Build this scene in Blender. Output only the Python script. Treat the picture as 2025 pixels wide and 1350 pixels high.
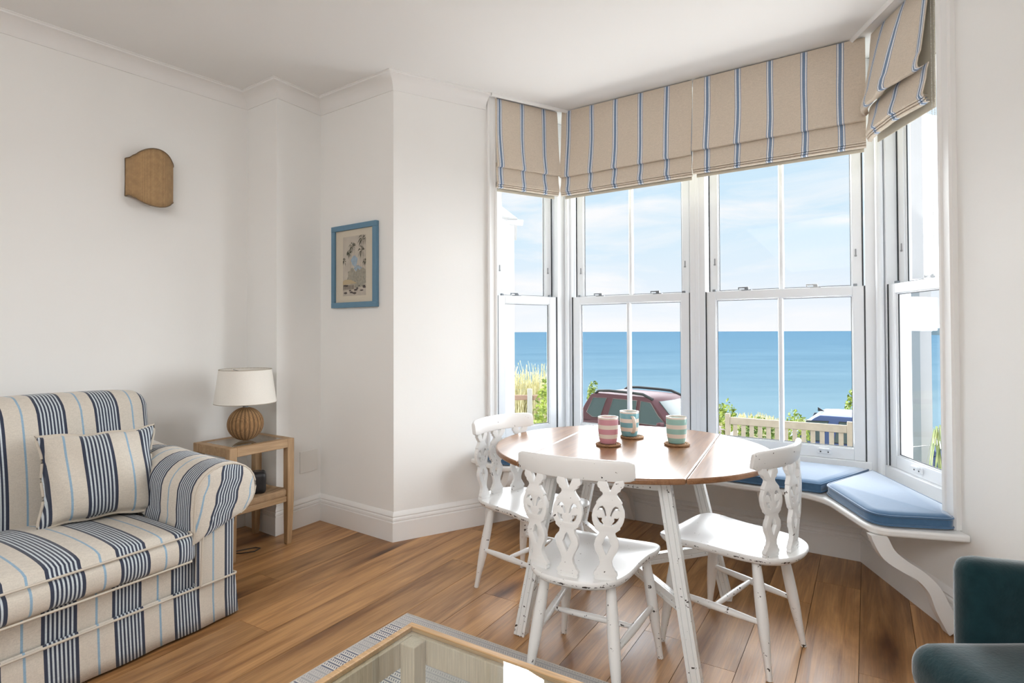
import bpy, bmesh, math, random
from math import sin, cos, pi, radians, sqrt, atan2
from mathutils import Vector, Matrix, noise

for o in list(bpy.data.objects):
    bpy.data.objects.remove(o)
SC = bpy.context.scene
COL = SC.collection
RND = random.Random(7)

# ------------------------------------------------------------------ camera
F_PX, W_PX, H_PX = 1150.0, 2025.0, 1350.0
cam_d = bpy.data.cameras.new('camera')
cam = bpy.data.objects.new('camera', cam_d); COL.objects.link(cam)
cam_d.sensor_width = 36.0
cam_d.lens = 36.0 * F_PX / W_PX
cam_d.shift_y = -35.5 / W_PX
cam_d.clip_start = .05; cam_d.clip_end = 60000
_p, _r = radians(.8), radians(.2)
_F = Vector((0, cos(_p), sin(_p))); _U0 = Vector((0, -sin(_p), cos(_p))); _R0 = Vector((1, 0, 0))
_R = _R0*cos(_r) - _U0*sin(_r); _U = _U0*cos(_r) + _R0*sin(_r)
cam.matrix_world = Matrix(((_R.x, _U.x, -_F.x, 0), (_R.y, _U.y, -_F.y, 0), (_R.z, _U.z, -_F.z, 1.25), (0, 0, 0, 1)))
SC.camera = cam

# ------------------------------------------------------------------ colour management
SC.view_settings.view_transform = 'Standard'
SC.view_settings.look = 'None'
SC.view_settings.exposure = 0.0
SC.view_settings.gamma = 1.0
SC.view_settings.use_curve_mapping = False
SC.cycles.max_bounces = 10
SC.cycles.diffuse_bounces = 5
SC.cycles.glossy_bounces = 4
SC.cycles.transmission_bounces = 8
SC.cycles.transparent_max_bounces = 16
SC.cycles.caustics_reflective = False
SC.cycles.caustics_refractive = False
SC.cycles.sample_clamp_indirect = 6.0

# ------------------------------------------------------------------ sky
world = bpy.data.worlds.new('sky'); SC.world = world; world.use_nodes = True
nt = world.node_tree; N = nt.nodes; L = nt.links
for n in list(N): N.remove(n)
out = N.new('ShaderNodeOutputWorld'); bg = N.new('ShaderNodeBackground'); L.new(bg.outputs[0], out.inputs[0])
tc = N.new('ShaderNodeTexCoord'); sep = N.new('ShaderNodeSeparateXYZ'); L.new(tc.outputs['Generated'], sep.inputs[0])
grad = N.new('ShaderNodeValToRGB'); L.new(sep.outputs['Z'], grad.inputs[0])
e = grad.color_ramp.elements
e[0].position = 0.0; e[0].color = (.90, .94, .985, 1)
e[1].position = .32; e[1].color = (.56, .78, .95, 1)
x = e.new(.06); x.color = (.82, .90, .98, 1)
x = e.new(.16); x.color = (.68, .85, .97, 1)
mp = N.new('ShaderNodeMapping'); mp.inputs['Scale'].default_value = (1.6, 1.6, 7.5); mp.inputs['Location'].default_value = (.35, .2, .5)
L.new(tc.outputs['Generated'], mp.inputs[0])
nz = N.new('ShaderNodeTexNoise'); nz.inputs['Scale'].default_value = 2.2; nz.inputs['Detail'].default_value = 7; nz.inputs['Roughness'].default_value = .55
nz.inputs['Distortion'].default_value = .4
L.new(mp.outputs[0], nz.inputs['Vector'])
cr = N.new('ShaderNodeValToRGB'); L.new(nz.outputs[0], cr.inputs[0])
cr.color_ramp.elements[0].position = .44; cr.color_ramp.elements[0].color = (0, 0, 0, 1)
cr.color_ramp.elements[1].position = .66; cr.color_ramp.elements[1].color = (.95, .95, .95, 1)
mx = N.new('ShaderNodeMixRGB'); L.new(cr.outputs[0], mx.inputs[0]); L.new(grad.outputs[0], mx.inputs[1]); mx.inputs[2].default_value = (.97, .97, .98, 1)
L.new(mx.outputs[0], bg.inputs['Color']); bg.inputs['Strength'].default_value = 1.02

# ------------------------------------------------------------------ lamps
def sun(name, dirv, strength, angle, col):
    d = bpy.data.lights.new(name, 'SUN'); d.energy = strength; d.angle = radians(angle); d.color = col
    o = bpy.data.objects.new(name, d); COL.objects.link(o)
    o.rotation_euler = Vector(dirv).to_track_quat('-Z', 'Y').to_euler(); o.location = (0, 0, 12)
    return o
sun('sun', (.30, .55, -.80), 2.2, 1.0, (1, .95, .86))
def area(name, loc, target, sx, sy, power, col):
    d = bpy.data.lights.new(name, 'AREA'); d.shape = 'RECTANGLE'; d.size = sx; d.size_y = sy; d.energy = power; d.color = col
    o = bpy.data.objects.new(name, d); COL.objects.link(o); o.location = loc
    o.rotation_euler = (Vector(target) - Vector(loc)).to_track_quat('-Z', 'Y').to_euler()
    return o
# added wide sun lamps boosting sky daylight through the three sides of the bay
sun('sky_fill_bay', (-.42, -.88, -.22), 14, 70, (.93, .97, 1))
sun('sky_fill_right', (-.985, .04, -.17), 6.5, 45, (.95, .98, 1))
sun('sky_fill_left', (.62, -.77, -.17), 14, 45, (.94, .975, 1))
# added fill: a broad unseen area lamp near the ceiling behind the camera
area('unseen_rear_fill', (-.9, -.6, 2.76), (-.7, .6, 0.4), 3.2, 2.4, 156, (.985, .99, 1))
# added area lamps hidden below the sills, imitating bounced daylight on the ceiling
area('sill_fill_front', (1.46, 4.12, .33), (.55, 2.3, 2.8), 1.9, .34, 44, (1, .985, .96))
area('sill_fill_left', (.02, 4.42, .33), (.4, 2.6, 2.8), .55, .34, 14, (1, .985, .96))
area('sill_fill_right', (2.36, 2.9, .33), (.9, 2.2, 2.8), .55, .34, 16, (1, .985, .96))

# ------------------------------------------------------------------ mesh helpers
class B:
    """collects vertices and faces of ONE mesh"""
    def __init__(s): s.v = []; s.f = []; s.m = []; s.a = None
    def add(s, vs, fs, mi=0):
        k = len(s.v); s.v += [tuple(p) for p in vs]; s.f += [tuple(i+k for i in f) for f in fs]; s.m += [mi]*len(fs); return s
    def box(s, x0, x1, y0, y1, z0, z1, mi=0, fn=None):
        vs = [(x, y, z) for x in (x0, x1) for y in (y0, y1) for z in (z0, z1)]
        if fn: vs = [fn(*p) for p in vs]
        return s.add(vs, [(0, 1, 3, 2), (4, 6, 7, 5), (0, 4, 5, 1), (2, 3, 7, 6), (0, 2, 6, 4), (1, 5, 7, 3)], mi)
    def prism(s, poly, z0, z1, mi=0, fn=None):
        n = len(poly)
        vs = [(p[0], p[1], z0) for p in poly] + [(p[0], p[1], z1) for p in poly]
        if fn: vs = [fn(*p) for p in vs]
        fs = [tuple(range(n-1, -1, -1)), tuple(range(n, 2*n))] + [(i, (i+1) % n, n+(i+1) % n, n+i) for i in range(n)]
        return s.add(vs, fs, mi)
    def rings(s, rings, cap=True, closed=True, mi=0, loop=False):
        n = len(rings[0]); vs = [p for r in rings for p in r]; fs = []
        m = len(rings)
        for i in range(m if loop else m-1):
            j = (i+1) % m
            for k in range(n if closed else n-1):
                l = (k+1) % n
                fs.append((i*n+k, i*n+l, j*n+l, j*n+k))
        if cap and not loop:
            fs.append(tuple(range(n-1, -1, -1))); fs.append(tuple((m-1)*n+k for k in range(n)))
        return s.add(vs, fs, mi)
    def lathe(s, prof, seg=24, c=(0, 0, 0), mi=0, cap=True):
        return s.rings([[(c[0]+r*cos(2*pi*k/seg), c[1]+r*sin(2*pi*k/seg), c[2]+z) for k in range(seg)] for r, z in prof], cap, True, mi)
    def tube(s, pts, rad, seg=8, mi=0, loop=False):
        P = [Vector(p) for p in pts]; n = len(P); rs = []
        up = Vector((0, 0, 1))
        for i in range(n):
            if loop: t = P[(i+1) % n]-P[i-1]
            else: t = P[min(i+1, n-1)]-P[max(i-1, 0)]
            t.normalize()
            a = t.cross(up)
            if a.length < 1e-3: a = t.cross(Vector((1, 0, 0)))
            a.normalize(); b = a.cross(t)
            r = rad(i/(n-1)) if callable(rad) else rad
            rs.append([tuple(P[i]+a*r*cos(2*pi*k/seg)+b*r*sin(2*pi*k/seg)) for k in range(seg)])
        return s.rings(rs, True, True, mi, loop)
    def build(s, name, mats, parent=None, smooth=None, bevel=0, seg=2, attr=None, subsurf=0):
        me = bpy.data.meshes.new(name); me.from_pydata(s.v, [], s.f)
        if not isinstance(mats, (list, tuple)): mats = [mats]
        for m in mats: me.materials.append(m)
        if len(mats) > 1:
            for p, i in zip(me.polygons, s.m): p.material_index = i
        bm = bmesh.new(); bm.from_mesh(me); bmesh.ops.recalc_face_normals(bm, faces=bm.faces); bm.to_mesh(me); bm.free()
        if attr:
            at = me.attributes.new('stripe', 'FLOAT', 'POINT')
            for i, v in enumerate(me.vertices): at.data[i].value = attr(*v.co)
        if smooth is not None:
            for p in me.polygons: p.use_smooth = True
            me.set_sharp_from_angle(angle=radians(smooth))
        o = bpy.data.objects.new(name, me); COL.objects.link(o)
        if parent: o.parent = parent
        if bevel:
            md = o.modifiers.new('bevel', 'BEVEL'); md.width = bevel; md.segments = seg; md.limit_method = 'ANGLE'; md.angle_limit = radians(35)
            if smooth is None:
                for p in me.polygons: p.use_smooth = True
                me.set_sharp_from_angle(angle=radians(50)); md.harden_normals = False
        if subsurf:
            md = o.modifiers.new('sub', 'SUBSURF'); md.levels = subsurf; md.render_levels = subsurf
        return o

def rbox(hx, hy, hz, r, n=10, fn=None, rz=None):
    """rounded block: (verts, faces) of a cube grid with rounded edges, then fn(x,y,z,u,v,w)"""
    bm = bmesh.new(); bmesh.ops.create_cube(bm, size=2)
    bmesh.ops.subdivide_edges(bm, edges=bm.edges, cuts=n, use_grid_fill=True)
    vs = []
    rr = (min(r, hx), min(r, hy), min(rz or r, hz))
    h = (hx, hy, hz)
    for v in bm.verts:
        uvw = []
        for t in v.co: uvw.append(sin(t*pi/2)*.55+t*.45)
        q = [uvw[i]*h[i] for i in range(3)]
        inn = [max(-(h[i]-rr[i]), min(h[i]-rr[i], q[i])) for i in range(3)]
        d = [(q[i]-inn[i])/rr[i] for i in range(3)]
        l = sqrt(sum(t*t for t in d))
        # all of these points sit on the surface of the box: push the edge points onto the rounding
        if l > 1e-6: p = [inn[i]+d[i]/l*rr[i] for i in range(3)]
        else: p = q
        vs.append(fn(*p, *uvw) if fn else tuple(p))
    bm.verts.ensure_lookup_table(); bm.verts.index_update()
    fs = [tuple(v.index for v in f.verts) for f in bm.faces]
    bm.free()
    return vs, fs

def tag(o, label=None, cat=None, group=None, kind=None):
    if label: o['label'] = label
    if cat: o['category'] = cat
    if group: o['group'] = group
    if kind: o['kind'] = kind
    return o
def empty(name, loc=(0, 0, 0), rz=0, label=None, cat=None, group=None, kind=None):
    o = bpy.data.objects.new(name, None); COL.objects.link(o); o.location = loc; o.rotation_euler = (0, 0, rz); o.empty_display_size = .1
    return tag(o, label, cat, group, kind)
def struct(o): o['kind'] = 'structure'; return o
def copy_tree(o, parent=None):
    c = o.copy(); COL.objects.link(c)
    if parent: c.parent = parent
    for ch in list(o.children): copy_tree(ch, c)
    return c

def sweep_sections(prof, path, closed=False):
    """profile (out, z) swept along a plan path, mitred; 'out' is to the left of the travel direction"""
    P = [Vector(p) for p in path]; n = len(P); rs = []
    for i in range(n):
        a = (P[i]-P[i-1]).normalized() if (i > 0 or closed) else None
        b = (P[(i+1) % n]-P[i]).normalized() if (i < n-1 or closed) else None
        if a is None: a = b
        if b is None: b = a
        na = Vector((-a.y, a.x)); nb = Vector((-b.y, b.x))
        m = (na+nb).normalized(); k = 1/max(.3, m.dot(na))
        rs.append([(P[i].x+m.x*k*o_, P[i].y+m.y*k*o_, z) for o_, z in prof])
    return rs

# ------------------------------------------------------------------ materials
MATS = {}
def newmat(name):
    m = bpy.data.materials.new(name); m.use_nodes = True
    return m, m.node_tree.nodes, m.node_tree.links, m.node_tree.nodes['Principled BSDF']
def setp(b, **k):
    for a, v in k.items():
        b.inputs[a.replace('_', ' ')].default_value = v
def plain(name, col, rough=.5, spec=.5, metal=0, noise_s=0, noise_a=.06, bump=0, sheen=0, coat=0, bscale=None):
    if name in MATS: return MATS[name]
    m, n, l, b = newmat(name)
    setp(b, Base_Color=(*col, 1), Roughness=rough, Metallic=metal)
    b.inputs['Specular IOR Level'].default_value = spec
    if sheen: b.inputs['Sheen Weight'].default_value = sheen; b.inputs['Sheen Roughness'].default_value = .4
    if coat: b.inputs['Coat Weight'].default_value = coat; b.inputs['Coat Roughness'].default_value = .08
    if noise_s or bump:
        t = n.new('ShaderNodeTexCoord'); nz = n.new('ShaderNodeTexNoise'); nz.inputs['Scale'].default_value = noise_s or 20; nz.inputs['Detail'].default_value = 4
        l.new(t.outputs['Object'], nz.inputs['Vector'])
        if noise_a:
            mr = n.new('ShaderNodeMapRange'); l.new(nz.outputs[0], mr.inputs[0]); mr.inputs[3].default_value = 1-noise_a; mr.inputs[4].default_value = 1+noise_a
            mu = n.new('ShaderNodeMixRGB'); mu.blend_type = 'MULTIPLY'; mu.inputs[0].default_value = 1; mu.inputs[1].default_value = (*col, 1)
            l.new(mr.outputs[0], mu.inputs[2]); l.new(mu.outputs[0], b.inputs['Base Color'])
        if bump:
            nb = nz
            if bscale:
                nb = n.new('ShaderNodeTexNoise'); nb.inputs['Scale'].default_value = bscale; nb.inputs['Detail'].default_value = 3; l.new(t.outputs['Object'], nb.inputs['Vector'])
            bp = n.new('ShaderNodeBump'); bp.inputs['Strength'].default_value = bump; bp.inputs['Distance'].default_value = .004
            l.new(nb.outputs[0], bp.inputs['Height']); l.new(bp.outputs[0], b.inputs['Normal'])
    MATS[name] = m; return m

def wood(name, c1, c2, axis=0, scale=1.0, rough=.4, coat=0, rand=False, knots=False, bump=.12):
    """grain running along local axis; rand = per-object tint and offset"""
    if name in MATS: return MATS[name]
    m, n, l, b = newmat(name)
    t = n.new('ShaderNodeTexCoord'); vec = t.outputs['Object']
    if rand:
        oi = n.new('ShaderNodeObjectInfo'); cx = n.new('ShaderNodeCombineXYZ')
        mm = n.new('ShaderNodeMath'); mm.operation = 'MULTIPLY'; mm.inputs[1].default_value = 37.0; l.new(oi.outputs['Random'], mm.inputs[0])
        l.new(mm.outputs[0], cx.inputs[0]); l.new(mm.outputs[0], cx.inputs[1]); l.new(mm.outputs[0], cx.inputs[2])
        ad = n.new('ShaderNodeVectorMath'); ad.operation = 'ADD'; l.new(vec, ad.inputs[0]); l.new(cx.outputs[0], ad.inputs[1]); vec = ad.outputs[0]
    mp = n.new('ShaderNodeMapping'); s = [9*scale]*3; s[axis] = .75*scale; mp.inputs['Scale'].default_value = s; l.new(vec, mp.inputs[0])
    nz = n.new('ShaderNodeTexNoise'); nz.inputs['Scale'].default_value = 1.6; nz.inputs['Detail'].default_value = 8; nz.inputs['Roughness'].default_value = .62; nz.inputs['Distortion'].default_value = .9
    l.new(mp.outputs[0], nz.inputs['Vector'])
    mp2 = n.new('ShaderNodeMapping'); s = [110*scale]*3; s[axis] = 3*scale; mp2.inputs['Scale'].default_value = s; l.new(vec, mp2.inputs[0])
    n2 = n.new('ShaderNodeTexNoise'); n2.inputs['Scale'].default_value = 1.5; n2.inputs['Detail'].default_value = 4; l.new(mp2.outputs[0], n2.inputs['Vector'])
    mid = tuple((a+d)/2 for a, d in zip(c1, c2))
    r = n.new('ShaderNodeValToRGB'); l.new(nz.outputs[0], r.inputs[0])
    r.color_ramp.elements[0].position = .33; r.color_ramp.elements[0].color = (*c2, 1)
    r.color_ramp.elements[1].position = .63; r.color_ramp.elements[1].color = (*c1, 1)
    q = r.color_ramp.elements.new(.47); q.color = (*mid, 1)
    mr = n.new('ShaderNodeMapRange'); l.new(n2.outputs[0], mr.inputs[0]); mr.inputs[1].default_value = .3; mr.inputs[2].default_value = .7; mr.inputs[3].default_value = .80; mr.inputs[4].default_value = 1.10
    mu = n.new('ShaderNodeMixRGB'); mu.blend_type = 'MULTIPLY'; mu.inputs[0].default_value = 1; l.new(r.outputs[0], mu.inputs[1]); l.new(mr.outputs[0], mu.inputs[2])
    col = mu.outputs[0]
    if knots:
        mk = n.new('ShaderNodeMapping'); s = [4.2]*3; s[axis] = 1.3; mk.inputs['Scale'].default_value = s; l.new(vec, mk.inputs[0])
        vo = n.new('ShaderNodeTexVoronoi'); vo.voronoi_dimensions = '2D'; vo.inputs['Scale'].default_value = .75; vo.inputs['Randomness'].default_value = 1
        nd = n.new('ShaderNodeTexNoise'); nd.inputs['Scale'].default_value = 3; nd.inputs['Detail'].default_value = 5; l.new(mk.outputs[0], nd.inputs['Vector'])
        av = n.new('ShaderNodeMixRGB'); av.inputs[0].default_value = .3; l.new(mk.outputs[0], av.inputs[1]); l.new(nd.outputs['Color'], av.inputs[2])
        l.new(av.outputs[0], vo.inputs['Vector'])
        kr = n.new('ShaderNodeValToRGB'); l.new(vo.outputs['Distance'], kr.inputs[0])
        kr.color_ramp.elements[0].position = .03; kr.color_ramp.elements[0].color = (.24, .18, .15, 1)
        kr.color_ramp.elements[1].position = .26; kr.color_ramp.elements[1].color = (1, 1, 1, 1)
        q = kr.color_ramp.elements.new(.11); q.color = (.62, .55, .50, 1)
        k2 = n.new('ShaderNodeMixRGB'); k2.blend_type = 'MULTIPLY'; k2.inputs[0].default_value = 1; l.new(col, k2.inputs[1]); l.new(kr.outputs[0], k2.inputs[2]); col = k2.outputs[0]
    if rand:
        hs = n.new('ShaderNodeHueSaturation'); l.new(col, hs.inputs['Color'])
        v = n.new('ShaderNodeMapRange'); l.new(oi.outputs['Random'], v.inputs[0]); v.inputs[3].default_value = .80; v.inputs[4].default_value = 1.16
        l.new(v.outputs[0], hs.inputs['Value']); col = hs.outputs[0]
    l.new(col, b.inputs['Base Color'])
    rr = n.new('ShaderNodeMapRange'); l.new(n2.outputs[0], rr.inputs[0]); rr.inputs[3].default_value = rough-.06; rr.inputs[4].default_value = rough+.08; l.new(rr.outputs[0], b.inputs['Roughness'])
    if coat: b.inputs['Coat Weight'].default_value = coat; b.inputs['Coat Roughness'].default_value = .07
    bp = n.new('ShaderNodeBump'); bp.inputs['Strength'].default_value = bump; bp.inputs['Distance'].default_value = .002; l.new(n2.outputs[0], bp.inputs['Height']); l.new(bp.outputs[0], b.inputs['Normal'])
    MATS[name] = m; return m

def stripes(name, base, period, bands, rough=.85, weave=900, sheen=.2, attr=True, bump=.25):
    """cloth with woven stripes across the 'stripe' coordinate (metres). bands: (start, end, colour) inside one period"""
    m, n, l, b = newmat(name)
    at = n.new('ShaderNodeAttribute'); at.attribute_name = 'stripe'
    md = n.new('ShaderNodeMath'); md.operation = 'DIVIDE'; l.new(at.outputs['Fac'], md.inputs[0]); md.inputs[1].default_value = period
    fr = n.new('ShaderNodeMath'); fr.operation = 'FRACT'; l.new(md.outputs[0], fr.inputs[0])
    r = n.new('ShaderNodeValToRGB'); r.color_ramp.interpolation = 'CONSTANT'; l.new(fr.outputs[0], r.inputs[0])
    els = r.color_ramp.elements; els[0].position = 0; els[0].color = (*base, 1); first = True
    for i, (a, z, c) in enumerate(bands):
        if first: q = els[1]; q.position = a/period; first = False
        else: q = els.new(a/period)
        q.color = (*c, 1)
        if i == len(bands)-1 or bands[i+1][0] > z+.0004:
            q = els.new(z/period); q.color = (*base, 1)
    t = n.new('ShaderNodeTexCoord'); nz = n.new('ShaderNodeTexNoise'); nz.inputs['Scale'].default_value = 240; nz.inputs['Detail'].default_value = 3; l.new(t.outputs['Object'], nz.inputs['Vector'])
    mp = n.new('ShaderNodeMapping'); mp.inputs['Scale'].default_value = (60, 60, 700); l.new(t.outputs['Object'], mp.inputs[0])
    n2 = n.new('ShaderNodeTexNoise'); n2.inputs['Scale'].default_value = 1; n2.inputs['Detail'].default_value = 2; l.new(mp.outputs[0], n2.inputs['Vector'])
    a2 = n.new('ShaderNodeMath'); a2.operation = 'ADD'; l.new(nz.outputs[0], a2.inputs[0]); l.new(n2.outputs[0], a2.inputs[1])
    mr = n.new('ShaderNodeMapRange'); l.new(a2.outputs[0], mr.inputs[0]); mr.inputs[1].default_value = .6; mr.inputs[2].default_value = 1.4; mr.inputs[3].default_value = .86; mr.inputs[4].default_value = 1.12
    mu = n.new('ShaderNodeMixRGB'); mu.blend_type = 'MULTIPLY'; mu.inputs[0].default_value = 1; l.new(r.outputs[0], mu.inputs[1]); l.new(mr.outputs[0], mu.inputs[2])
    l.new(mu.outputs[0], b.inputs['Base Color']); b.inputs['Roughness'].default_value = rough; b.inputs['Specular IOR Level'].default_value = .2
    if sheen: b.inputs['Sheen Weight'].default_value = sheen
    bp = n.new('ShaderNodeBump'); bp.inputs['Strength'].default_value = bump; bp.inputs['Distance'].default_value = .001; l.new(a2.outputs[0], bp.inputs['Height']); l.new(bp.outputs[0], b.inputs['Normal'])
    MATS[name] = m; return m

def paint_worn(name, col, chip=(.035, .025, .02), thr=.70, rough=.32, edge=.15, rim=None):
    """gloss white paint with small dark chips"""
    m, n, l, b = newmat(name)
    t = n.new('ShaderNodeTexCoord')
    oi = n.new('ShaderNodeObjectInfo'); mm = n.new('ShaderNodeMath'); mm.operation = 'MULTIPLY'; mm.inputs[1].default_value = 9; l.new(oi.outputs['Random'], mm.inputs[0])
    ad = n.new('ShaderNodeVectorMath'); ad.operation = 'ADD'; l.new(t.outputs['Object'], ad.inputs[0]); l.new(mm.outputs[0], ad.inputs[1])
    nz = n.new('ShaderNodeTexNoise'); nz.inputs['Scale'].default_value = 46; nz.inputs['Detail'].default_value = 3; nz.inputs['Roughness'].default_value = .7; l.new(ad.outputs[0], nz.inputs['Vector'])
    n2 = n.new('ShaderNodeTexNoise'); n2.inputs['Scale'].default_value = 7; l.new(ad.outputs[0], n2.inputs['Vector'])
    ge = n.new('ShaderNodeNewGeometry')
    pr = n.new('ShaderNodeMapRange'); l.new(ge.outputs['Pointiness'], pr.inputs[0]); pr.inputs[1].default_value = .51; pr.inputs[2].default_value = .60; pr.inputs[3].default_value = 0; pr.inputs[4].default_value = edge
    a1 = n.new('ShaderNodeMath'); a1.operation = 'MULTIPLY_ADD'; l.new(n2.outputs[0], a1.inputs[0]); a1.inputs[1].default_value = .22; l.new(nz.outputs[0], a1.inputs[2])
    a2 = n.new('ShaderNodeMath'); a2.operation = 'ADD'; l.new(a1.outputs[0], a2.inputs[0]); l.new(pr.outputs[0], a2.inputs[1])
    if rim:
        sz = n.new('ShaderNodeSeparateXYZ'); l.new(t.outputs['Object'], sz.inputs[0])
        df = n.new('ShaderNodeMath'); df.operation = 'SUBTRACT'; l.new(sz.outputs['Z'], df.inputs[0]); df.inputs[1].default_value = rim
        ab = n.new('ShaderNodeMath'); ab.operation = 'ABSOLUTE'; l.new(df.outputs[0], ab.inputs[0])
        rm = n.new('ShaderNodeMapRange'); l.new(ab.outputs[0], rm.inputs[0]); rm.inputs[1].default_value = 0; rm.inputs[2].default_value = .0052; rm.inputs[3].default_value = .17; rm.inputs[4].default_value = 0
        a3 = n.new('ShaderNodeMath'); a3.operation = 'ADD'; l.new(a2.outputs[0], a3.inputs[0]); l.new(rm.outputs[0], a3.inputs[1]); a2 = a3
    gt = n.new('ShaderNodeMath'); gt.operation = 'GREATER_THAN'; l.new(a2.outputs[0], gt.inputs[0]); gt.inputs[1].default_value = thr+.11
    mx = n.new('ShaderNodeMixRGB'); l.new(gt.outputs[0], mx.inputs[0]); mx.inputs[1].default_value = (*col, 1); mx.inputs[2].default_value = (*chip, 1)
    l.new(mx.outputs[0], b.inputs['Base Color']); b.inputs['Roughness'].default_value = rough
    MATS[name] = m; return m

def glassmat(name, tint=(1, 1, 1), refl=.9, f0=.003):
    m = bpy.data.materials.new(name); m.use_nodes = True; n = m.node_tree.nodes; l = m.node_tree.links
    for q in list(n): n.remove(q)
    o = n.new('ShaderNodeOutputMaterial'); t = n.new('ShaderNodeBsdfTransparent'); t.inputs[0].default_value = (*tint, 1)
    g = n.new('ShaderNodeBsdfGlossy'); g.inputs['Roughness'].default_value = .01; g.inputs[0].default_value = (refl, refl, refl, 1)
    ge = n.new('ShaderNodeNewGeometry'); dp = n.new('ShaderNodeVectorMath'); dp.operation = 'DOT_PRODUCT'
    l.new(ge.outputs['Normal'], dp.inputs[0]); l.new(ge.outputs['Incoming'], dp.inputs[1])
    ab = n.new('ShaderNodeMath'); ab.operation = 'ABSOLUTE'; l.new(dp.outputs['Value'], ab.inputs[0])
    om = n.new('ShaderNodeMath'); om.operation = 'SUBTRACT'; om.inputs[0].default_value = 1; l.new(ab.outputs[0], om.inputs[1])
    pw = n.new('ShaderNodeMath'); pw.operation = 'POWER'; l.new(om.outputs[0], pw.inputs[0]); pw.inputs[1].default_value = 5
    f = n.new('ShaderNodeMath'); f.operation = 'MULTIPLY_ADD'; l.new(pw.outputs[0], f.inputs[0]); f.inputs[1].default_value = .8; f.inputs[2].default_value = f0
    x = n.new('ShaderNodeMixShader'); l.new(f.outputs[0], x.inputs[0]); l.new(t.outputs[0], x.inputs[1]); l.new(g.outputs[0], x.inputs[2]); l.new(x.outputs[0], o.inputs[0])
    MATS[name] = m; return m

WALL = plain('wall_paint', (.855, .852, .832), .85, .25, noise_s=3, noise_a=.012, bump=.06, bscale=60)
CEIL = plain('ceiling_paint', (.86, .86, .85), .9, .2, noise_s=2, noise_a=.01)
TRIM = plain('trim_paint', (.83, .825, .81), .38, .45, noise_s=6, noise_a=.01)
UPVC = plain('window_frame_white', (.83, .85, .87), .3, .5, noise_s=4, noise_a=.008)
SEAL = plain('window_seal', (.03, .035, .04), .6)
GLASS = glassmat('window_glass')
TGLASS = glassmat('table_glass', (.95, .97, .955), .95, .045)
FLOORW = wood('oak_plank', (.53, .285, .115), (.225, .098, .032), 0, 1.0, .37, 0, True, True, .25)
OAK = wood('pale_oak', (.47, .31, .17), (.34, .205, .10), 2, 2.2, .5)
OAKX = wood('pale_oak_long', (.47, .31, .17), (.34, .205, .10), 0, 2.2, .5)
TOPW = wood('table_top_wood', (.34, .175, .085), (.20, .09, .04), 1, 1.3, .30, .10, False, False, .06)
CREAMW = wood('coffee_table_oak', (.62, .40, .21), (.50, .31, .15), 0, 1.6, .42)
WHITEP = paint_worn('worn_white_paint', (.80, .80, .79), thr=.725)
SEATP = paint_worn('worn_seat_paint', (.80, .80, .79), thr=.725, rim=.4135)
TABLEP = paint_worn('worn_table_paint', (.80, .81, .80), thr=.722, edge=.06)
CHROME = plain('grey_metal', (.22, .24, .26), .35, .5, .4)
BLACK = plain('black_plastic', (.012, .012, .014), .4)
WHITEC = plain('white_ceramic', (.82, .78, .72), .15, .5)
NAVY = (.036, .044, .072); LBLUE = (.26, .39, .51); PALE = (.54, .59, .62); CREAM = (.60, .55, .475)
def sofa_bands(period):
    bs = []
    # one period: pale-blue line at .0-.007, the band of fine navy lines centred at period/2
    bs.append((.0005, .0085, LBLUE))
    a = period/2-.053
    bs.append((a, a+.011, NAVY))
    k = a+.011
    w = (.106-.022)/13
    for i in range(13):
        bs.append((k, k+w*.98, PALE if i % 2 == 0 else NAVY)); k += w
    bs.append((k, k+.011, NAVY))
    return bs
SOFA = stripes('sofa_striped_linen', CREAM, .22, sofa_bands(.22))
PIPE = plain('sofa_piping', (.56, .50, .42), .85, .2, noise_s=200, noise_a=.1)
SB = (.20, .28, .41); SW = (.86, .86, .87); LINEN = (.66, .575, .475)
BLIND = stripes('blind_linen', LINEN, .176, [(.070, .0735, SB), (.0735, .0795, SW), (.0795, .0945, SB), (.0945, .1005, SW), (.1005, .104, SB)], .9, sheen=.1)
LINING = plain('blind_lining', (.66, .61, .50), .9, .1)
BLUEV = plain('blue_velvet', (.075, .155, .27), .9, .04, noise_s=60, noise_a=.10, sheen=.8)
TEALV = plain('teal_velvet', (.011, .034, .040), .9, .04, noise_s=26, noise_a=.4, sheen=.55, bump=.15, bscale=120)

# ------------------------------------------------------------------ plan of the room (metres, camera above the origin)
E1 = Vector((.407, 4.137)); E2 = Vector((1.880, 3.162))
dL = Vector((.860, .510)).normalized(); dC = Vector((.834, -.552)).normalized(); dR = Vector((-.096, -.9954)).normalized()
nL = Vector((-dL.y, dL.x)); nC = Vector((-dC.y, dC.x)); nR = Vector((-dR.y, dR.x))
W1 = Vector((.413, 4.361)); W2 = Vector((2.080, 3.257))
def meet(p, d, q, e):
    k = (q-p); den = d.x*e.y-d.y*e.x
    return p+d*((k.x*e.y-k.y*e.x)/den)
SK = .020                                    # skirting thickness
wl = meet(E1+nL*SK, dL, E1+nC*SK, dC); wr = meet(E2+nR*SK, dR, E2+nC*SK, dC)
D0 = Vector((-.706, 3.486))
D0 = E1+nL*SK+dL*((D0-E1).dot(dL))
RD = E2+nR*SK+dR*1.45
RC = RD+Vector((.8, -.6))*.72
A0 = Vector((-1.735, 3.806)); B0 = Vector((-1.462, 3.612)); C0 = Vector((-1.288, 3.915))
LB = A0-Vector((.6, .8))*5.0
RB = RC-Vector((.6, .8))*5.4
ROOM = [LB, A0, B0, C0, D0, wl, wr, RD, RC, RB]      # clockwise seen from above
CEIL_Z = 2.80
SEAT_Z = .435

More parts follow.
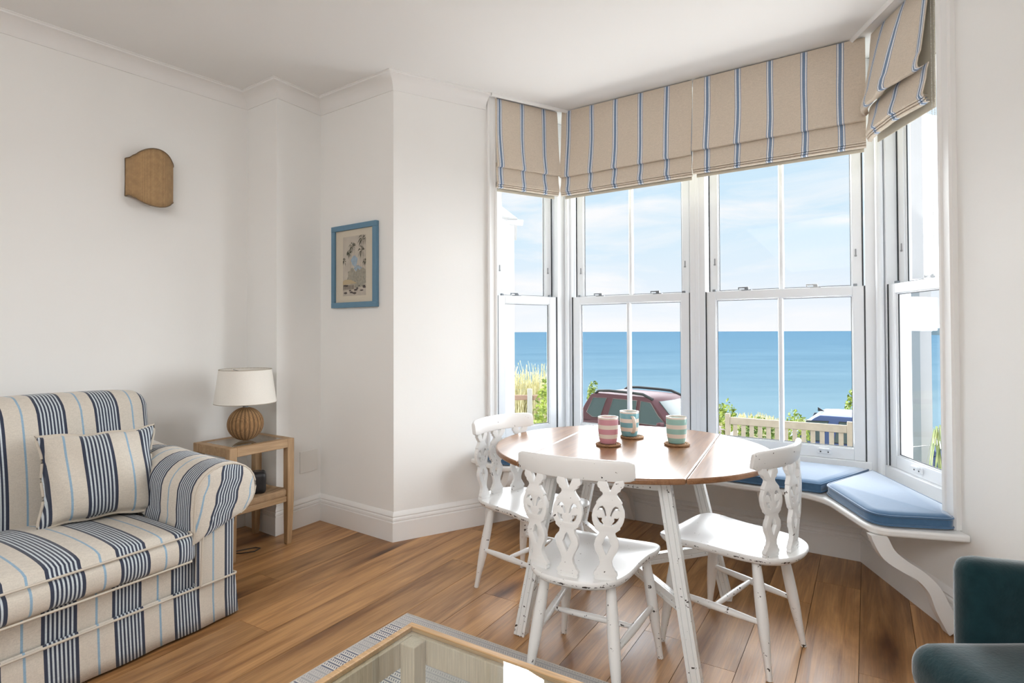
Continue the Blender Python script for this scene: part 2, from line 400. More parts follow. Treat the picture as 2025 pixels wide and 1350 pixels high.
# floor: dark underlay, then every plank its own object
floor = struct(B().prism([(p.x, p.y) for p in reversed(ROOM)], -.05, -.012).build('floor', plain('floor_underlay', (.05, .028, .015), .9)))
def clip(poly, a, b, c):      # keep a*x+b*y<=c
    r = []
    for i in range(len(poly)):
        p, q = poly[i-1], poly[i]; fp = a*p[0]+b*p[1]-c; fq = a*q[0]+b*q[1]-c
        if (fp <= 0) != (fq <= 0):
            t = fp/(fp-fq); r.append((p[0]+(q[0]-p[0])*t, p[1]+(q[1]-p[1])*t))
        if fq <= 0: r.append(q)
    return r
PA = radians(31.4); PV = Vector((sin(PA), cos(PA))); PU = Vector((PV.y, -PV.x))
room_uv = [(p.dot(PV), p.dot(PU)) for p in ROOM]      # x along the plank
PW_ = .192
k0 = int(math.floor((min(p[1] for p in room_uv)-.153)/PW_)); k1 = int(math.ceil((max(p[1] for p in room_uv)-.153)/PW_))
pr = random.Random(5)
for k in range(k0, k1):
    u0 = .153+k*PW_; u1 = u0+PW_
    v = min(p[0] for p in room_uv)-pr.uniform(0, 1.9)
    while v < max(p[0] for p in room_uv):
        v1 = v+1.95
        poly = room_uv
        for a, b, c in ((-1, 0, -(v+.0008)), (1, 0, v1-.0008), (0, -1, -(u0+.0010)), (0, 1, u1-.0010)):
            poly = clip(poly, a, b, c)
            if len(poly) < 3: break
        # drop slivers
        if len(poly) >= 3:
            ar = abs(sum(poly[i-1][0]*poly[i][1]-poly[i][0]*poly[i-1][1] for i in range(len(poly))))/2
            if ar > .0006:
                cx = v+.97; cu = u0+PW_/2
                o = B().prism([(p[0]-cx, -(p[1]-cu)) for p in poly], -.012, 0.0).build('plank', FLOORW, floor)
                w = PV*cx+PU*cu
                o.location = (w.x, w.y, 0); o.rotation_euler = (0, 0, atan2(PV.y, PV.x))
        v = v1

# ceiling
cp = [LB, RB, RC, RD, wr+nC*.5+nR*.5, wl+nC*.5+nL*.5, D0+nL*.4, C0+Vector((-.3, .4)), A0+Vector((-.3, .4)), LB+Vector((-.2, .1))]
struct(B().prism([(p.x, p.y) for p in cp], CEIL_Z, CEIL_Z+.15).build('ceiling', CEIL))

# walls
def wall(name, a, b, out_t=.15, z0=0, z1=CEIL_Z, mat=WALL, ea=0, eb=0):
    d = (b-a).normalized(); n = Vector((-d.y, d.x)); a2 = a-d*ea; b2 = b+d*eb
    q = [a2, b2, b2+n*out_t, a2+n*out_t]
    return struct(B().prism([(p.x, p.y) for p in q], z0, z1).build(name, mat))
wall('wall_left', LB, A0, .15, eb=0)
struct(B().prism([(p.x, p.y) for p in (A0, B0, C0, C0+Vector((-.1, .35)), A0+Vector((-.15, .35)))], 0, CEIL_Z).build('wall_left_pier', WALL))
wall('wall_picture', C0, D0, .15)
aL = W1+dL*(-.705); aL = E1+nL*SK+dL*((aL-E1).dot(dL))
aR = W2+dR*.82; aR = E2+nR*SK+dR*((aR-E2).dot(dR))
wall('wall_bay_left', D0, aL, .26)
wall('wall_bay_right', aR, RD, .26)
wall('wall_bay_left_below', aL, wl, .20, 0, SEAT_Z-.032, eb=0)
wall('wall_bay_front_below', wl, wr, .20, 0, SEAT_Z-.032, ea=.1, eb=.1)
wall('wall_bay_right_below', wr, aR, .20, 0, SEAT_Z-.032)
wall('wall_right_pier', RD, RC, .15)
wall('wall_right', RC, RB, .15)
wall('wall_back', RB, LB, .15)

# skirting boards and coving: path runs clockwise, room on the right-hand side -> negative 'out'
base_prof = [(0.0, 0.0), (-SK, 0.0), (-SK, .112), (-SK+.006, .117), (-SK+.006, .121), (-SK-.001, .125), (-SK+.001, .136), (-SK+.007, .142), (-SK+.003, .150), (-SK+.008, .160), (-.003, .172), (0.0, .174)]
path = [LB, A0, B0, C0, D0, wl, wr, RD, RC, RB]
secs = sweep_sections(base_prof, path)
for i, nm in enumerate(('left', 'pier_side', 'pier_front', 'picture', 'bay_left', 'bay_front', 'bay_right', 'right_pier', 'right')):
    struct(B().rings([secs[i], secs[i+1]]).build('baseboard_'+nm, TRIM, smooth=25))
cz = CEIL_Z-.088
cove = [(0, cz), (-.006, cz), (-.008, cz+.006), (-.012, cz+.022), (-.024, cz+.044), (-.042, cz+.062), (-.064, cz+.072), (-.078, cz+.074), (-.080, cz+.082), (-.086, cz+.084), (-.086, CEIL_Z), (0, CEIL_Z)]
cpath = [LB, A0, B0, C0, D0, aL-dL*.075]
secs = sweep_sections(cove, cpath)
for i in range(5):
    struct(B().rings([secs[i], secs[i+1]]).build('trim_%d' % (i+1), TRIM, smooth=40))
cpath = [aR+dR*.10, RD, RC, RB]
secs = sweep_sections(cove, cpath)
for i in range(3):
    struct(B().rings([secs[i], secs[i+1]]).build('trim_%d' % (i+6), TRIM, smooth=40))
# bead on the ceiling round the bay
bead = [(-.085, CEIL_Z), (-.083, CEIL_Z-.014), (-.075, CEIL_Z-.020), (-.066, CEIL_Z-.014), (-.064, CEIL_Z)]
bp_ = [aL-dL*.07, E1+(wl-E1), wr, aR+dR*.1]
secs = sweep_sections(bead, bp_)
for i in range(3):
    struct(B().rings([secs[i], secs[i+1]]).build('trim_%d' % (i+9), TRIM, smooth=50))

# architraves on both sides of the bay (moulded boards)
def arch(name, p, d, n, w, flip):
    b = B()
    pr_ = [(0, 0), (0, .020), (.010, .026), (.018, .020), (.026, .018), (w-.022, .018), (w-.016, .024), (w-.004, .026), (w, .018), (w, 0)]
    if flip: pr_ = [(w-a, c) for a, c in pr_]
    q = [p+d*a-n*c for a, c in pr_]
    b.prism([(v.x, v.y) for v in q], SEAT_Z+.001, CEIL_Z)
    return struct(b.build(name, TRIM, smooth=30))
arch('trim_12', aL-dL*.068, dL, nL, .068, False)
arch('trim_13', aR+dR*.0, dR, nR, .085, True)

# ------------------------------------------------------------------ sash windows
def seg_fn(P, d, n):
    def f(s, o, z):
        q = P+d*s+n*o
        return (q.x, q.y, z)
    return f
TOPW_Z = 2.74
LATCHM = plain('latch_grey', (.30, .31, .32), .4)
def sash_lock(f, s, parent, mat):
    b = B()
    b.box(s-.030, s+.030, .018, .050, 1.505, 1.511, fn=f)
    b.box(s-.012, s+.012, .024, .046, 1.511, 1.521, fn=f)
    b.box(s-.048, s+.010, .028, .040, 1.521, 1.529, fn=f)
    b.box(s-.052, s-.044, .026, .042, 1.514, 1.529, fn=f)
    return b.build('sash_lock', mat, parent, bevel=.002)
def window(num, P, d, n, s0, s1, bar, locks, lock_mats, handles, flip_latch=False):
    f = seg_fn(P, d, n)
    root = empty('window_%d' % num, f((s0+s1)/2, 0, .5)); root['kind'] = 'structure'
    inv = Matrix.Translation(-Vector(root.location))
    def g(s, o, z):
        q = f(s, o, z); return (q[0]-root.location.x, q[1]-root.location.y, q[2]-root.location.z)
    # moulded frame of a sash: outer rails and stiles, then a small glazing bead
    def sash(name, a, c, z0, z1, o0, o1, wb, wt, ws):
        b = B()
        b.box(a, a+ws, o0, o1, z0, z1, fn=g); b.box(c-ws, c, o0, o1, z0, z1, fn=g)
        b.box(a+ws, c-ws, o0, o1, z0, z0+wb, fn=g); b.box(a+ws, c-ws, o0, o1, z1-wt, z1, fn=g)
        k = .006; m = (o0+o1)/2
        b.box(a+ws, a+ws+k, o0+.010, m, z0+wb, z1-wt, fn=g); b.box(c-ws-k, c-ws, o0+.010, m, z0+wb, z1-wt, fn=g)
        b.box(a+ws+k, c-ws-k, o0+.010, m, z0+wb, z0+wb+k, fn=g); b.box(a+ws+k, c-ws-k, o0+.010, m, z1-wt-k, z1-wt, fn=g)
        so = b.build(name, UPVC, root, bevel=.003)
        gm = (o0+o1)/2+.002
        lim = [(a+ws-.004, (a+c)/2), ((a+c)/2, c-ws+.004)] if bar else [(a+ws-.004, c-ws+.004)]
        for q0, q1 in lim:
            B().box(q0, q1, gm, gm+.004, z0+wb-.004, z1-wt+.004, fn=g).build('glass_pane', GLASS, so)
        if bar:
            b = B(); mid = (a+c)/2
            b.prism([(mid-.0145, o0+.014), (mid-.010, o0+.004), (mid+.010, o0+.004), (mid+.0145, o0+.014), (mid+.0145, o1-.012), (mid-.0145, o1-.012)], z0+wb, z1-wt, fn=g)
            b.build('glazing_bar', UPVC, so)
        # dark gasket line round the glass, 5 mm wide
        b = B()
        for s_ in (a+ws+k, c-ws-k-.003): b.box(s_, s_+.003, o0+.016, m, z0+wb+k, z1-wt-k, fn=g)
        for z_ in (z0+wb+k, z1-wt-k-.003): b.box(a+ws+k, c-ws-k, o0+.016, m, z_, z_+.003, fn=g)
        b.build('gasket', SEAL, so)
        return so
    lo = sash('lower_sash', s0, s1, .505, 1.505, .008, .052, .066, .052, .058)
    up = sash('upper_sash', s0+.010, s1-.010, 1.455, 2.70, .058, .100, .052, .060, .052)
    for s_, mt in zip(locks, lock_mats):
        q = sash_lock(g2(g, root), s_, lo, mt)
    # horn stops on the meeting rail
    for s_ in (s0+.045, s1-.045):
        b = B(); b.box(s_-.010, s_+.010, .020, .040, 1.505, 1.520, fn=g2(g, root)); b.build('stop', CHROME, lo, bevel=.002)
    for s_ in handles:
        b = B(); hf = g2(g, root)
        b.box(s_-.038, s_+.038, -.003, .010, .528, .556, fn=hf); b.box(s_-.028, s_+.028, -.018, -.002, .553, .562, fn=hf)
        h = b.build('sash_lift', UPVC, lo, bevel=.003)
        for q in (-.02, .02):
            B().box(s_+q-.0035, s_+q+.0035, -.0045, -.002, .536, .543, fn=hf).build('screw', SEAL, lo)
    # latches on the upper stiles
    for s_ in (s0+.042, s1-.042):
        b = B(); hf = g2(g, root)
        b.box(s_-.0035, s_+.0035, .054, .060, 1.690, 1.725, fn=hf); b.box(s_-.006, s_+.006, .052, .060, 1.680, 1.690, fn=hf)
        b.build('latch', LATCHM, up, bevel=.0015)
    # channel behind the sash edges: the dark joint
    b = B()
    for s_ in (s0-.006, s1): b.box(s_, s_+.006, .004, .012, .505, 1.505, fn=g)
    for s_ in (s0+.004, s1-.010): b.box(s_, s_+.006, .054, .062, 1.505, 2.70, fn=g)
    b.build('joint_seal', SEAL, root)
    # sill piece and head
    B().box(s0-.03, s1+.03, -.012, .13, SEAT_Z, .5045, fn=g).build('sill', UPVC, root, bevel=.004)
    B().box(s0-.03, s1+.03, -.004, .13, 2.70, CEIL_Z-.001, fn=g).build('head', UPVC, root, bevel=.003)
    return root
def g2(g, root): return g
LGREY = plain('lock_pale', (.55, .56, .57), .4)
window(1, W1, dL, nL, -.588, -.092, False, (-.42,), (CHROME,), (), )
window(2, W1, dC, nC, .046, .914, True, (.26, .69), (CHROME, CHROME), (.3,))
window(3, W1, dC, nC, 1.026, 1.909, True, (1.27, 1.66), (CHROME, LGREY), (1.24, 1.70))
window(4, W2, dR, nR, .040, .640, False, (.38,), (LGREY,), (.30,))
# posts between and beside the windows
def post(name, P, d, n, s0, s1):
    f = seg_fn(P, d, n); b = B()
    b.box(s0, s1, 0, .13, SEAT_Z, CEIL_Z-.002, fn=f)
    if s1-s0 > .07:
        m = (s0+s1)/2; b.box(m-.012, m+.012, -.006, .002, SEAT_Z, CEIL_Z-.002, fn=f)
    # side stops standing in front of the upper sash
    return struct(b.build(name, UPVC, bevel=.003))
post('trim_14', W1, dC, nC, .920, 1.020)
f_ = seg_fn(W1, dL, nL)
b = B(); q = [W1+dL*-.086, W1, W1+dC*.040, W1+dC*.040+nC*.13, meet(W1+nL*.13, dL, W1+nC*.13, dC), W1+dL*-.086+nL*.13]
b.prism([(v.x, v.y) for v in q], SEAT_Z, CEIL_Z-.002); struct(b.build('trim_15', UPVC, bevel=.004))
b = B(); q = [W2+dC*-.085, W2, W2+dR*.034, W2+dR*.034+nR*.13, meet(W2+nR*.13, dR, W2+nC*.13, dC), W2+dC*-.085+nC*.13]
b.prism([(v.x, v.y) for v in q], SEAT_Z, CEIL_Z-.002); struct(b.build('trim_16', UPVC, bevel=.004))
b = B(); b.tube([(W2.x-.016*(nC.x+nR.x), W2.y-.016*(nC.y+nR.y), SEAT_Z), (W2.x-.016*(nC.x+nR.x), W2.y-.016*(nC.y+nR.y), 2.75)], .020, 14); struct(b.build('trim_17', UPVC, smooth=40))
b = B(); b.tube([(W1.x-.012*(nC.x+nL.x), W1.y-.012*(nC.y+nL.y), SEAT_Z), (W1.x-.012*(nC.x+nL.x), W1.y-.012*(nC.y+nL.y), 2.75)], .016, 14); struct(b.build('trim_18', UPVC, smooth=40))
post('trim_19', W1, dL, nL, -.86, -.594)
post('trim_20', W2, dR, nR, .646, 1.05)
# ------------------------------------------------------------------ window seat
def pt(P, d, n, s, o): q = P+d*s+n*o; return q
tipL = pt(E1, dL, nL, -.775, SK-.001); tipR = pt(E2, dR, nR, .850, SK-.001)
FL_, FC_, FR_ = -.335, -.415, -.325
iL = meet(E1+nL*FL_, dL, E1+nC*FC_, dC); iR = meet(E2+nR*FR_, dR, E1+nC*FC_, dC)
cornL = pt(E1, dL, nL, -.735, FL_); cornR = pt(E2, dR, nR, .790, FR_)
def fillet(poly, rad, n=6):
    r = []
    m = len(poly)
    for i in range(m):
        p = Vector(poly[i]); k = rad.get(i, 0)
        if not k: r.append((p.x, p.y)); continue
        a = Vector(poly[i-1]); c = Vector(poly[(i+1) % m])
        da = (a-p).normalized(); dc = (c-p).normalized()
        for j in range(n+1):
            t = j/n
            q = (p+da*k)*(1-t)**2+p*2*t*(1-t)+(p+dc*k)*t*t
            r.append((q.x, q.y))
    return r
bk = .16
polyB = [tipL, cornL, iL, iR, cornR, tipR, pt(E2, dR, nR, .70, SK), pt(E2, dR, nR, .70, bk+.06), meet(E2+nR*(bk+.06), dR, E1+nC*(bk+.06), dC), meet(E1+nL*(bk+.06), dL, E1+nC*(bk+.06), dC), pt(E1, dL, nL, -.60, bk+.06), pt(E1, dL, nL, -.60, SK)]
pb = fillet(polyB, {1: .13, 2: .12, 3: .14, 4: .08})
seat = tag(B().prism(pb, SEAT_Z-.030, SEAT_Z).build('window_seat', TRIM, bevel=.009, seg=3), 'white painted built-in seat board running round the bay below the sash windows', 'bench')
def corbel(P, d, n, s, depth, name='bracket'):
    """S-curved flat bracket in the plane square to the wall"""
    f = seg_fn(P, d, n)
    key = [(-.300, .418), (-.285, .385), (-.252, .325), (-.190, .278), (-.128, .240), (-.078, .185), (-.050, .120), (-.022, .062), (.000, .012)]
    k_ = depth/.33
    cl = []
    for i in range(len(key)-1):
        p0, p1, p2, p3 = key[max(0, i-1)], key[i], key[i+1], key[min(len(key)-1, i+2)]
        for j in range(4):
            t = j/4
            cl.append(tuple(.5*((2*p1[m])+(-p0[m]+p2[m])*t+(2*p0[m]-5*p1[m]+4*p2[m]-p3[m])*t*t+(-p0[m]+3*p1[m]-3*p2[m]+p3[m])*t**3) for m in (0, 1)))
    cl.append(key[-1])
    cl = [(SK-.028+(o+.005)*k_, z) for o, z in cl][::-1]
    NC = len(cl)
    w = .026; a = []; c = []
    for i, (o, z) in enumerate(cl):
        o0, z0 = cl[max(0, i-1)]; o1, z1 = cl[min(NC-1, i+1)]
        l = sqrt((o1-o0)**2+(z1-z0)**2); nx, nz_ = -(z1-z0)/l, (o1-o0)/l
        ww = w*(1.0+.16*sin(i/NC*9.5))
        a.append((o+nx*ww, z+nz_*ww)); c.append((o-nx*ww, z-nz_*ww))
    poly = a+c[::-1]
    poly = [(min(o, SK-.022), min(max(z, .006), SEAT_Z-.031)) for o, z in poly]
    b = B(); m = len(poly)
    vs = [f(s-.019, o, z) for o, z in poly]+[f(s+.019, o, z) for o, z in poly]
    k = len(a)
    fs = []
    for i in range(k-1):
        j = m-1-i
        fs += [(i, i+1, j-1, j), (m+i, m+j, m+j-1, m+i+1)]
    fs += [(i, (i+1) % m, m+(i+1) % m, m+i) for i in range(m)]
    b.add(vs, fs)
    return b.build('bracket', TRIM, seat, smooth=40)
corbel(E2, dR, nR, .765, .33)
corbel(E1, dL, nL, -.665, .32)
corbel(E1, dC, nC, .47, .41)
corbel(E1, dC, nC, 1.34, .41)
def seat_cushion(poly, rad, label):
    poly = fillet(poly, rad, 7)
    c = Vector((sum(p[0] for p in poly)/len(poly), sum(p[1] for p in poly)/len(poly)))
    z0, z1 = SEAT_Z+.001, SEAT_Z+.056
    root = empty('seat_cushion', (c.x, c.y, z0), 0, label, 'cushion', 'blue cushions on the window seat')
    P = [Vector(p)-c for p in poly]
    def inset(k):
        r = []; m = len(P)
        for i in range(m):
            a = (P[i]-P[i-1]); d_ = (P[(i+1) % m]-P[i])
            a = a.normalized() if a.length > 1e-6 else d_.normalized(); d_ = d_.normalized() if d_.length > 1e-6 else a
            na = Vector((-a.y, a.x)); nb = Vector((-d_.y, d_.x)); mm = (na+nb).normalized(); q = k/max(.5, mm.dot(na))
            r.append(P[i]+mm*q)
        return r
    ar = sum(P[i-1].x*P[i].y-P[i].x*P[i-1].y for i in range(len(P)))
    sg = 1 if ar > 0 else -1
    h = z1-z0; rs = []
    for k, z in ((.012, 0), (.002, .006), (0, .014), (0, h-.016), (.003, h-.006), (.012, h-.001), (.022, h+.003), (.036, h+.006)):
        rs.append([(p.x, p.y, z) for p in inset(sg*k)])
    b = B(); b.rings(rs)
    b.build('cover', BLUEV, root, smooth=60)
    for z in (.010, h-.008):
        b = B(); b.tube([(p.x, p.y, z) for p in inset(-sg*.001)], .0045, 6, loop=True); b.build('piping', BLUEV, root, smooth=80)
    return root
bkc = .085
sR0 = meet(E2+nR*(FR_+.012), dR, E1+nC*(FC_+.012), dC); sR1 = meet(E2+nR*bkc, dR, E1+nC*bkc, dC)
cut = (sR1-sR0).normalized()
seat_cushion([sR0+dR*.015-cut*-.02, pt(E2, dR, nR, .775, FR_+.015), pt(E2, dR, nR, .80, SK-.035), pt(E2, dR, nR, .63, bkc-.02), sR1+dR*.012], {0: .05, 1: .085, 2: .03}, 'blue velvet piped cushion at the right-hand end of the window seat, below the narrow window')
sL0 = meet(E1+nL*(FL_+.012), dL, E1+nC*(FC_+.012), dC); sL1 = meet(E1+nL*bkc, dL, E1+nC*bkc, dC)
seat_cushion([sL1+dC*.012, sL0+dC*.012, sR0-dC*.006, sR1-dC*.012], {}, 'long blue velvet cushion on the middle of the window seat, behind the table')
seat_cushion([pt(E1, dL, nL, -.735, SK-.06), pt(E1, dL, nL, -.705, FL_+.018), sL0-dL*.012, sL1-dL*.012, pt(E1, dL, nL, -.56, bkc-.02)], {1: .11}, 'blue velvet cushion at the left end of the window seat, behind the left chair')

# ------------------------------------------------------------------ roman blinds
def blind(P, d, n, s0, s1, label, seedv, sag=(0, 0), ph=0.0, chain=False, zb=2.20, zf=2.335, wavy=.006, stripe_off=0.0, lift=None):
    """P/d/n: front plane; profile (out towards the room = +, z)"""
    rnd = random.Random(seedv)
    c = P+d*((s0+s1)/2)
    root = empty('roman_blind', (c.x, c.y, 0), atan2(d.y, d.x), label, 'blind', 'striped roman blinds round the bay')
    root.location.z = 2.795
    w = s1-s0
    n_s = 28
    ph1, ph2 = rnd.uniform(0, 6), rnd.uniform(0, 6)
    def sheet(name, prof, thick, amp, cut_sag=0):
        rings = []
        b = B(); m = len(prof)
        vs = []
        for i in range(n_s+1):
            t = i/n_s; s = (t-.5)*w
            for j, (o, z, k) in enumerate(prof):
                wv = amp*k*(sin(5.2*t*pi+ph1)+.6*sin(9*t*pi+ph2))
                side = (lift(t) if lift else 0)*k
                vs.append((s, -(o+wv+side), z-2.795-(sag[0]*(1-t)+sag[1]*t)*k))
        # back face
        N1 = len(vs)
        for i in range(n_s+1):
            for j in range(m):
                x_, y_, z_ = vs[i*m+j]; vs.append((x_, y_+thick, z_))
        fs = []
        for i in range(n_s):
            for j in range(m-1):
                a, b_, c_, d_ = i*m+j, i*m+j+1, (i+1)*m+j+1, (i+1)*m+j
                fs += [(a, b_, c_, d_), (N1+a, N1+d_, N1+c_, N1+b_)]
        for j in range(m-1):
            fs += [(j, N1+j, N1+j+1, j+1), (n_s*m+j, n_s*m+j+1, N1+n_s*m+j+1, N1+n_s*m+j)]
        for i in range(n_s):
            fs += [(i*m, (i+1)*m, N1+(i+1)*m, N1+i*m), (i*m+m-1, N1+i*m+m-1, N1+(i+1)*m+m-1, (i+1)*m+m-1)]
        b.add(vs, fs)
        jit = rnd.uniform(-.003, .003)
        return b.build(name, BLIND, root, smooth=50, attr=lambda x, y, z: x+w/2+stripe_off+jit+.0035*sin(z*9+ph1+x*7)*min(1, max(0, (-z-.05)*4))+10*.176)
    sheet('upper_drop', [(.0, 2.793, 0), (.004, 2.74, .2), (.006, 2.66, .5), (.010, 2.56, .8), (.018, 2.46, 1), (.028, zf+.05, 1), (.034, zf+.018, 1), (.032, zf+.003, 1), (.022, zf, 1), (.010, zf+.012, .8)], .004, wavy)
    sheet('lower_fold', [(.006, zf+.03, .3), (.010, zf+.005, .4), (.014, zf-.045, .5), (.022, zb+.050, .6), (.026, zb+.032, .6), (.024, zb+.024, .6), (.012, zb+.022, .5)], .004, wavy*.7)
    for k in range(3):
        z = zb+.024-k*.011; o = .020-k*.005
        sheet('hem_fold', [(o-.014, z+.004, .5), (o+.001, z+.004, .5), (o+.006, z-.001, .5), (o+.003, z-.006, .5), (o-.012, z-.007, .5)], .003, wavy*.6)
    b = B(); b.box(-w/2+.005, w/2-.005, .008, .045, -.032, -.002); b.build('headrail', UPVC, root)
    b = B(); b.box(-w/2+.012, w/2-.012, .020, .024, zb-2.795-.022, -.03); b.build('lining', LINING, root)
    if chain:
        b = B(); x_ = w/2+.018
        for k in range(150):
            z_ = -.03-k*.0075
            for dx in (0, .022):
                b.lathe([(.0001, -.0026), (.0024, 0), (.0001, .0026)], 6, (x_+dx*.8, .0-dx, z_))
        co = b.build('bead_chain', CHROMEW, root, smooth=80); co['kind'] = 'stuff'
    return root
CHROMEW = plain('chain_white', (.62, .58, .52), .4)
BLp = Vector((.343, 4.09)); BRp = Vector((1.878, 3.03))
bd = (BRp-BLp).normalized(); bn = Vector((-bd.y, bd.x))
blind(BLp, bd, bn, .016, .936, 'beige striped roman blind over the left pair of centre panes, between corner and middle post', 3, stripe_off=.0305, zb=2.205, zf=2.325)
blind(BLp, bd, bn, .942, 1.848, 'beige striped roman blind over the right pair of centre panes, the widest in view', 4, stripe_off=.087-(1.028-.942)+.0, zb=2.215, zf=2.345)
blind(BLp, dL, nL, -.520, -.024, 'narrow beige striped roman blind over the left side window of the bay', 5, stripe_off=.087-.031, zb=2.205, zf=2.335)
blind(BRp, dR, nR, .020, .520, 'striped roman blind bulging over the right side window, its cord chain beside it', 6, stripe_off=.087-.123+.176, chain=True, zb=2.245, zf=2.385, lift=lambda t: .020+.055*sin(pi*min(1, t*1.1))**.8, sag=(.02, -.01))

# ------------------------------------------------------------------ sofa (local x along its front to the right end, y towards its back)
sofa = empty('sofa', (-1.232, 2.606, 0), radians(60), 'two-seater sofa in cream loose covers with navy and pale blue stripes', 'sofa')
SL = 1.74
off = .334+.22*9
sx = lambda x, y, z: x+off
def part(name, vs_fs, mat, attr=None, parent=sofa, smooth=60):
    b = B(); b.add(*vs_fs); return b.build(name, mat, parent, smooth=smooth, attr=attr)
# base and front border
def fb(x, y, z, u, v, w):
    return (x-SL/2, y+.42+(.004*sin(x*14) if v < 0 else 0), z+.235)
part('base', rbox(SL/2-.02, .40, .075, .03, 10, fb), SOFA, sx)
# skirt: a hanging valance with slight flare and pleats
b = B(); nS = 60
def skirt_pts(t, z):
    # runs from left front to right front, round the right end
    k = (z-.185)/-.175
    return k
rows = []
path_s = [(-SL+.004, .40), (-SL-.002, .0), (-.0, -.0), (.0, .84)]
samples = []
for i in range(len(path_s)-1):
    a, c = Vector(path_s[i]), Vector(path_s[i+1]); m = max(4, int((c-a).length/.035))
    for j in range(m): samples.append((a+(c-a)*(j/m), (c-a).normalized()))
samples.append((Vector(path_s[-1]), Vector((0, 1))))
zz = [.190, .183, .12, .06, .012]
for p, d_ in samples:
    nn = Vector((d_.y, -d_.x)); ring = []
    for j, z in enumerate(zz):
        k = (.190-z)/.178
        o_ = -.012+.006*(j > 0)+.016*k+.004*k*sin(p.x*24+p.y*31)
        ring.append((p.x+nn.x*o_, p.y+nn.y*o_, z))
    rows.append(ring)
m = len(zz); vs = [q for r in rows for q in r]; fs = []
for i in range(len(rows)-1):
    for j in range(m-1): fs.append((i*m+j, (i+1)*m+j, (i+1)*m+j+1, i*m+j+1))
b.add(vs, fs)
sk = b.build('skirt', SOFA, sofa, smooth=60, attr=lambda x, y, z: x+off if y < .05 and x < -.004 else x+y+off)
md = sk.modifiers.new('solid', 'SOLIDIFY'); md.thickness = .004; md.offset = -1
b = B(); b.tube([(-SL, -.0135, .188), (-.012, -.0135, .188), (-.006, -.006, .188), (-.006, .83, .188)], .0045, 6); b.build('skirt_piping', PIPE, sofa, smooth=80)
# seat cushion
def fs_(x, y, z, u, v, w):
    cu = (1-u*u)*(1-v*v)
    zz_ = z+(.050*(max(0, cu)**.45) if w > 0 else 0)*(.5+.5*max(0, w)) - (.004 if w < 0 else 0)
    yy = y-(.026*(1-w*w)*(1-u**6) if v < 0 else 0)
    return (x-SL/2+.005, yy+.315, zz_+.365+.004*sin(x*9+y*3))
part('seat_cushion', rbox(SL/2-.19, .335, .060, .035, 16, fs_, rz=.03), SOFA, sx)
for zp, yp in ((.421, -.028), (.311, -.026)):
    b = B(); xs = [-SL+.222+(SL-.444)*i/20 for i in range(21)]
    b.tube([(-SL+.19, .10, zp)]+[(x_, yp-.012*sin(pi*i/20), zp) for i, x_ in enumerate(xs)]+[(-.206, .008, zp), (-.198, .05, zp), (-.197, .10, zp)], .0045, 6); b.build('piping', PIPE, sofa, smooth=80)
# back
def fbk(x, y, z, u, v, w):
    lean = (z+.30)*.14
    crown = -.022*(1-u*u)*0
    puff = -.035*(1-u**4)*(1-w*w) if v < 0 else 0
    return (x-SL/2+.0, y+.70+lean+puff, z+.655+.016*(u*1.0) + (.010*sin(x*5) if w > .5 else 0))
part('backrest', rbox(SL/2-.005, .115, .305, .085, 16, fbk), SOFA, sx)
b = B(); b.tube([(-.012, .70, .50), (-.006, .705, .70), (-.010, .72, .84)], .0045, 6); b.build('piping', PIPE, sofa, smooth=80)
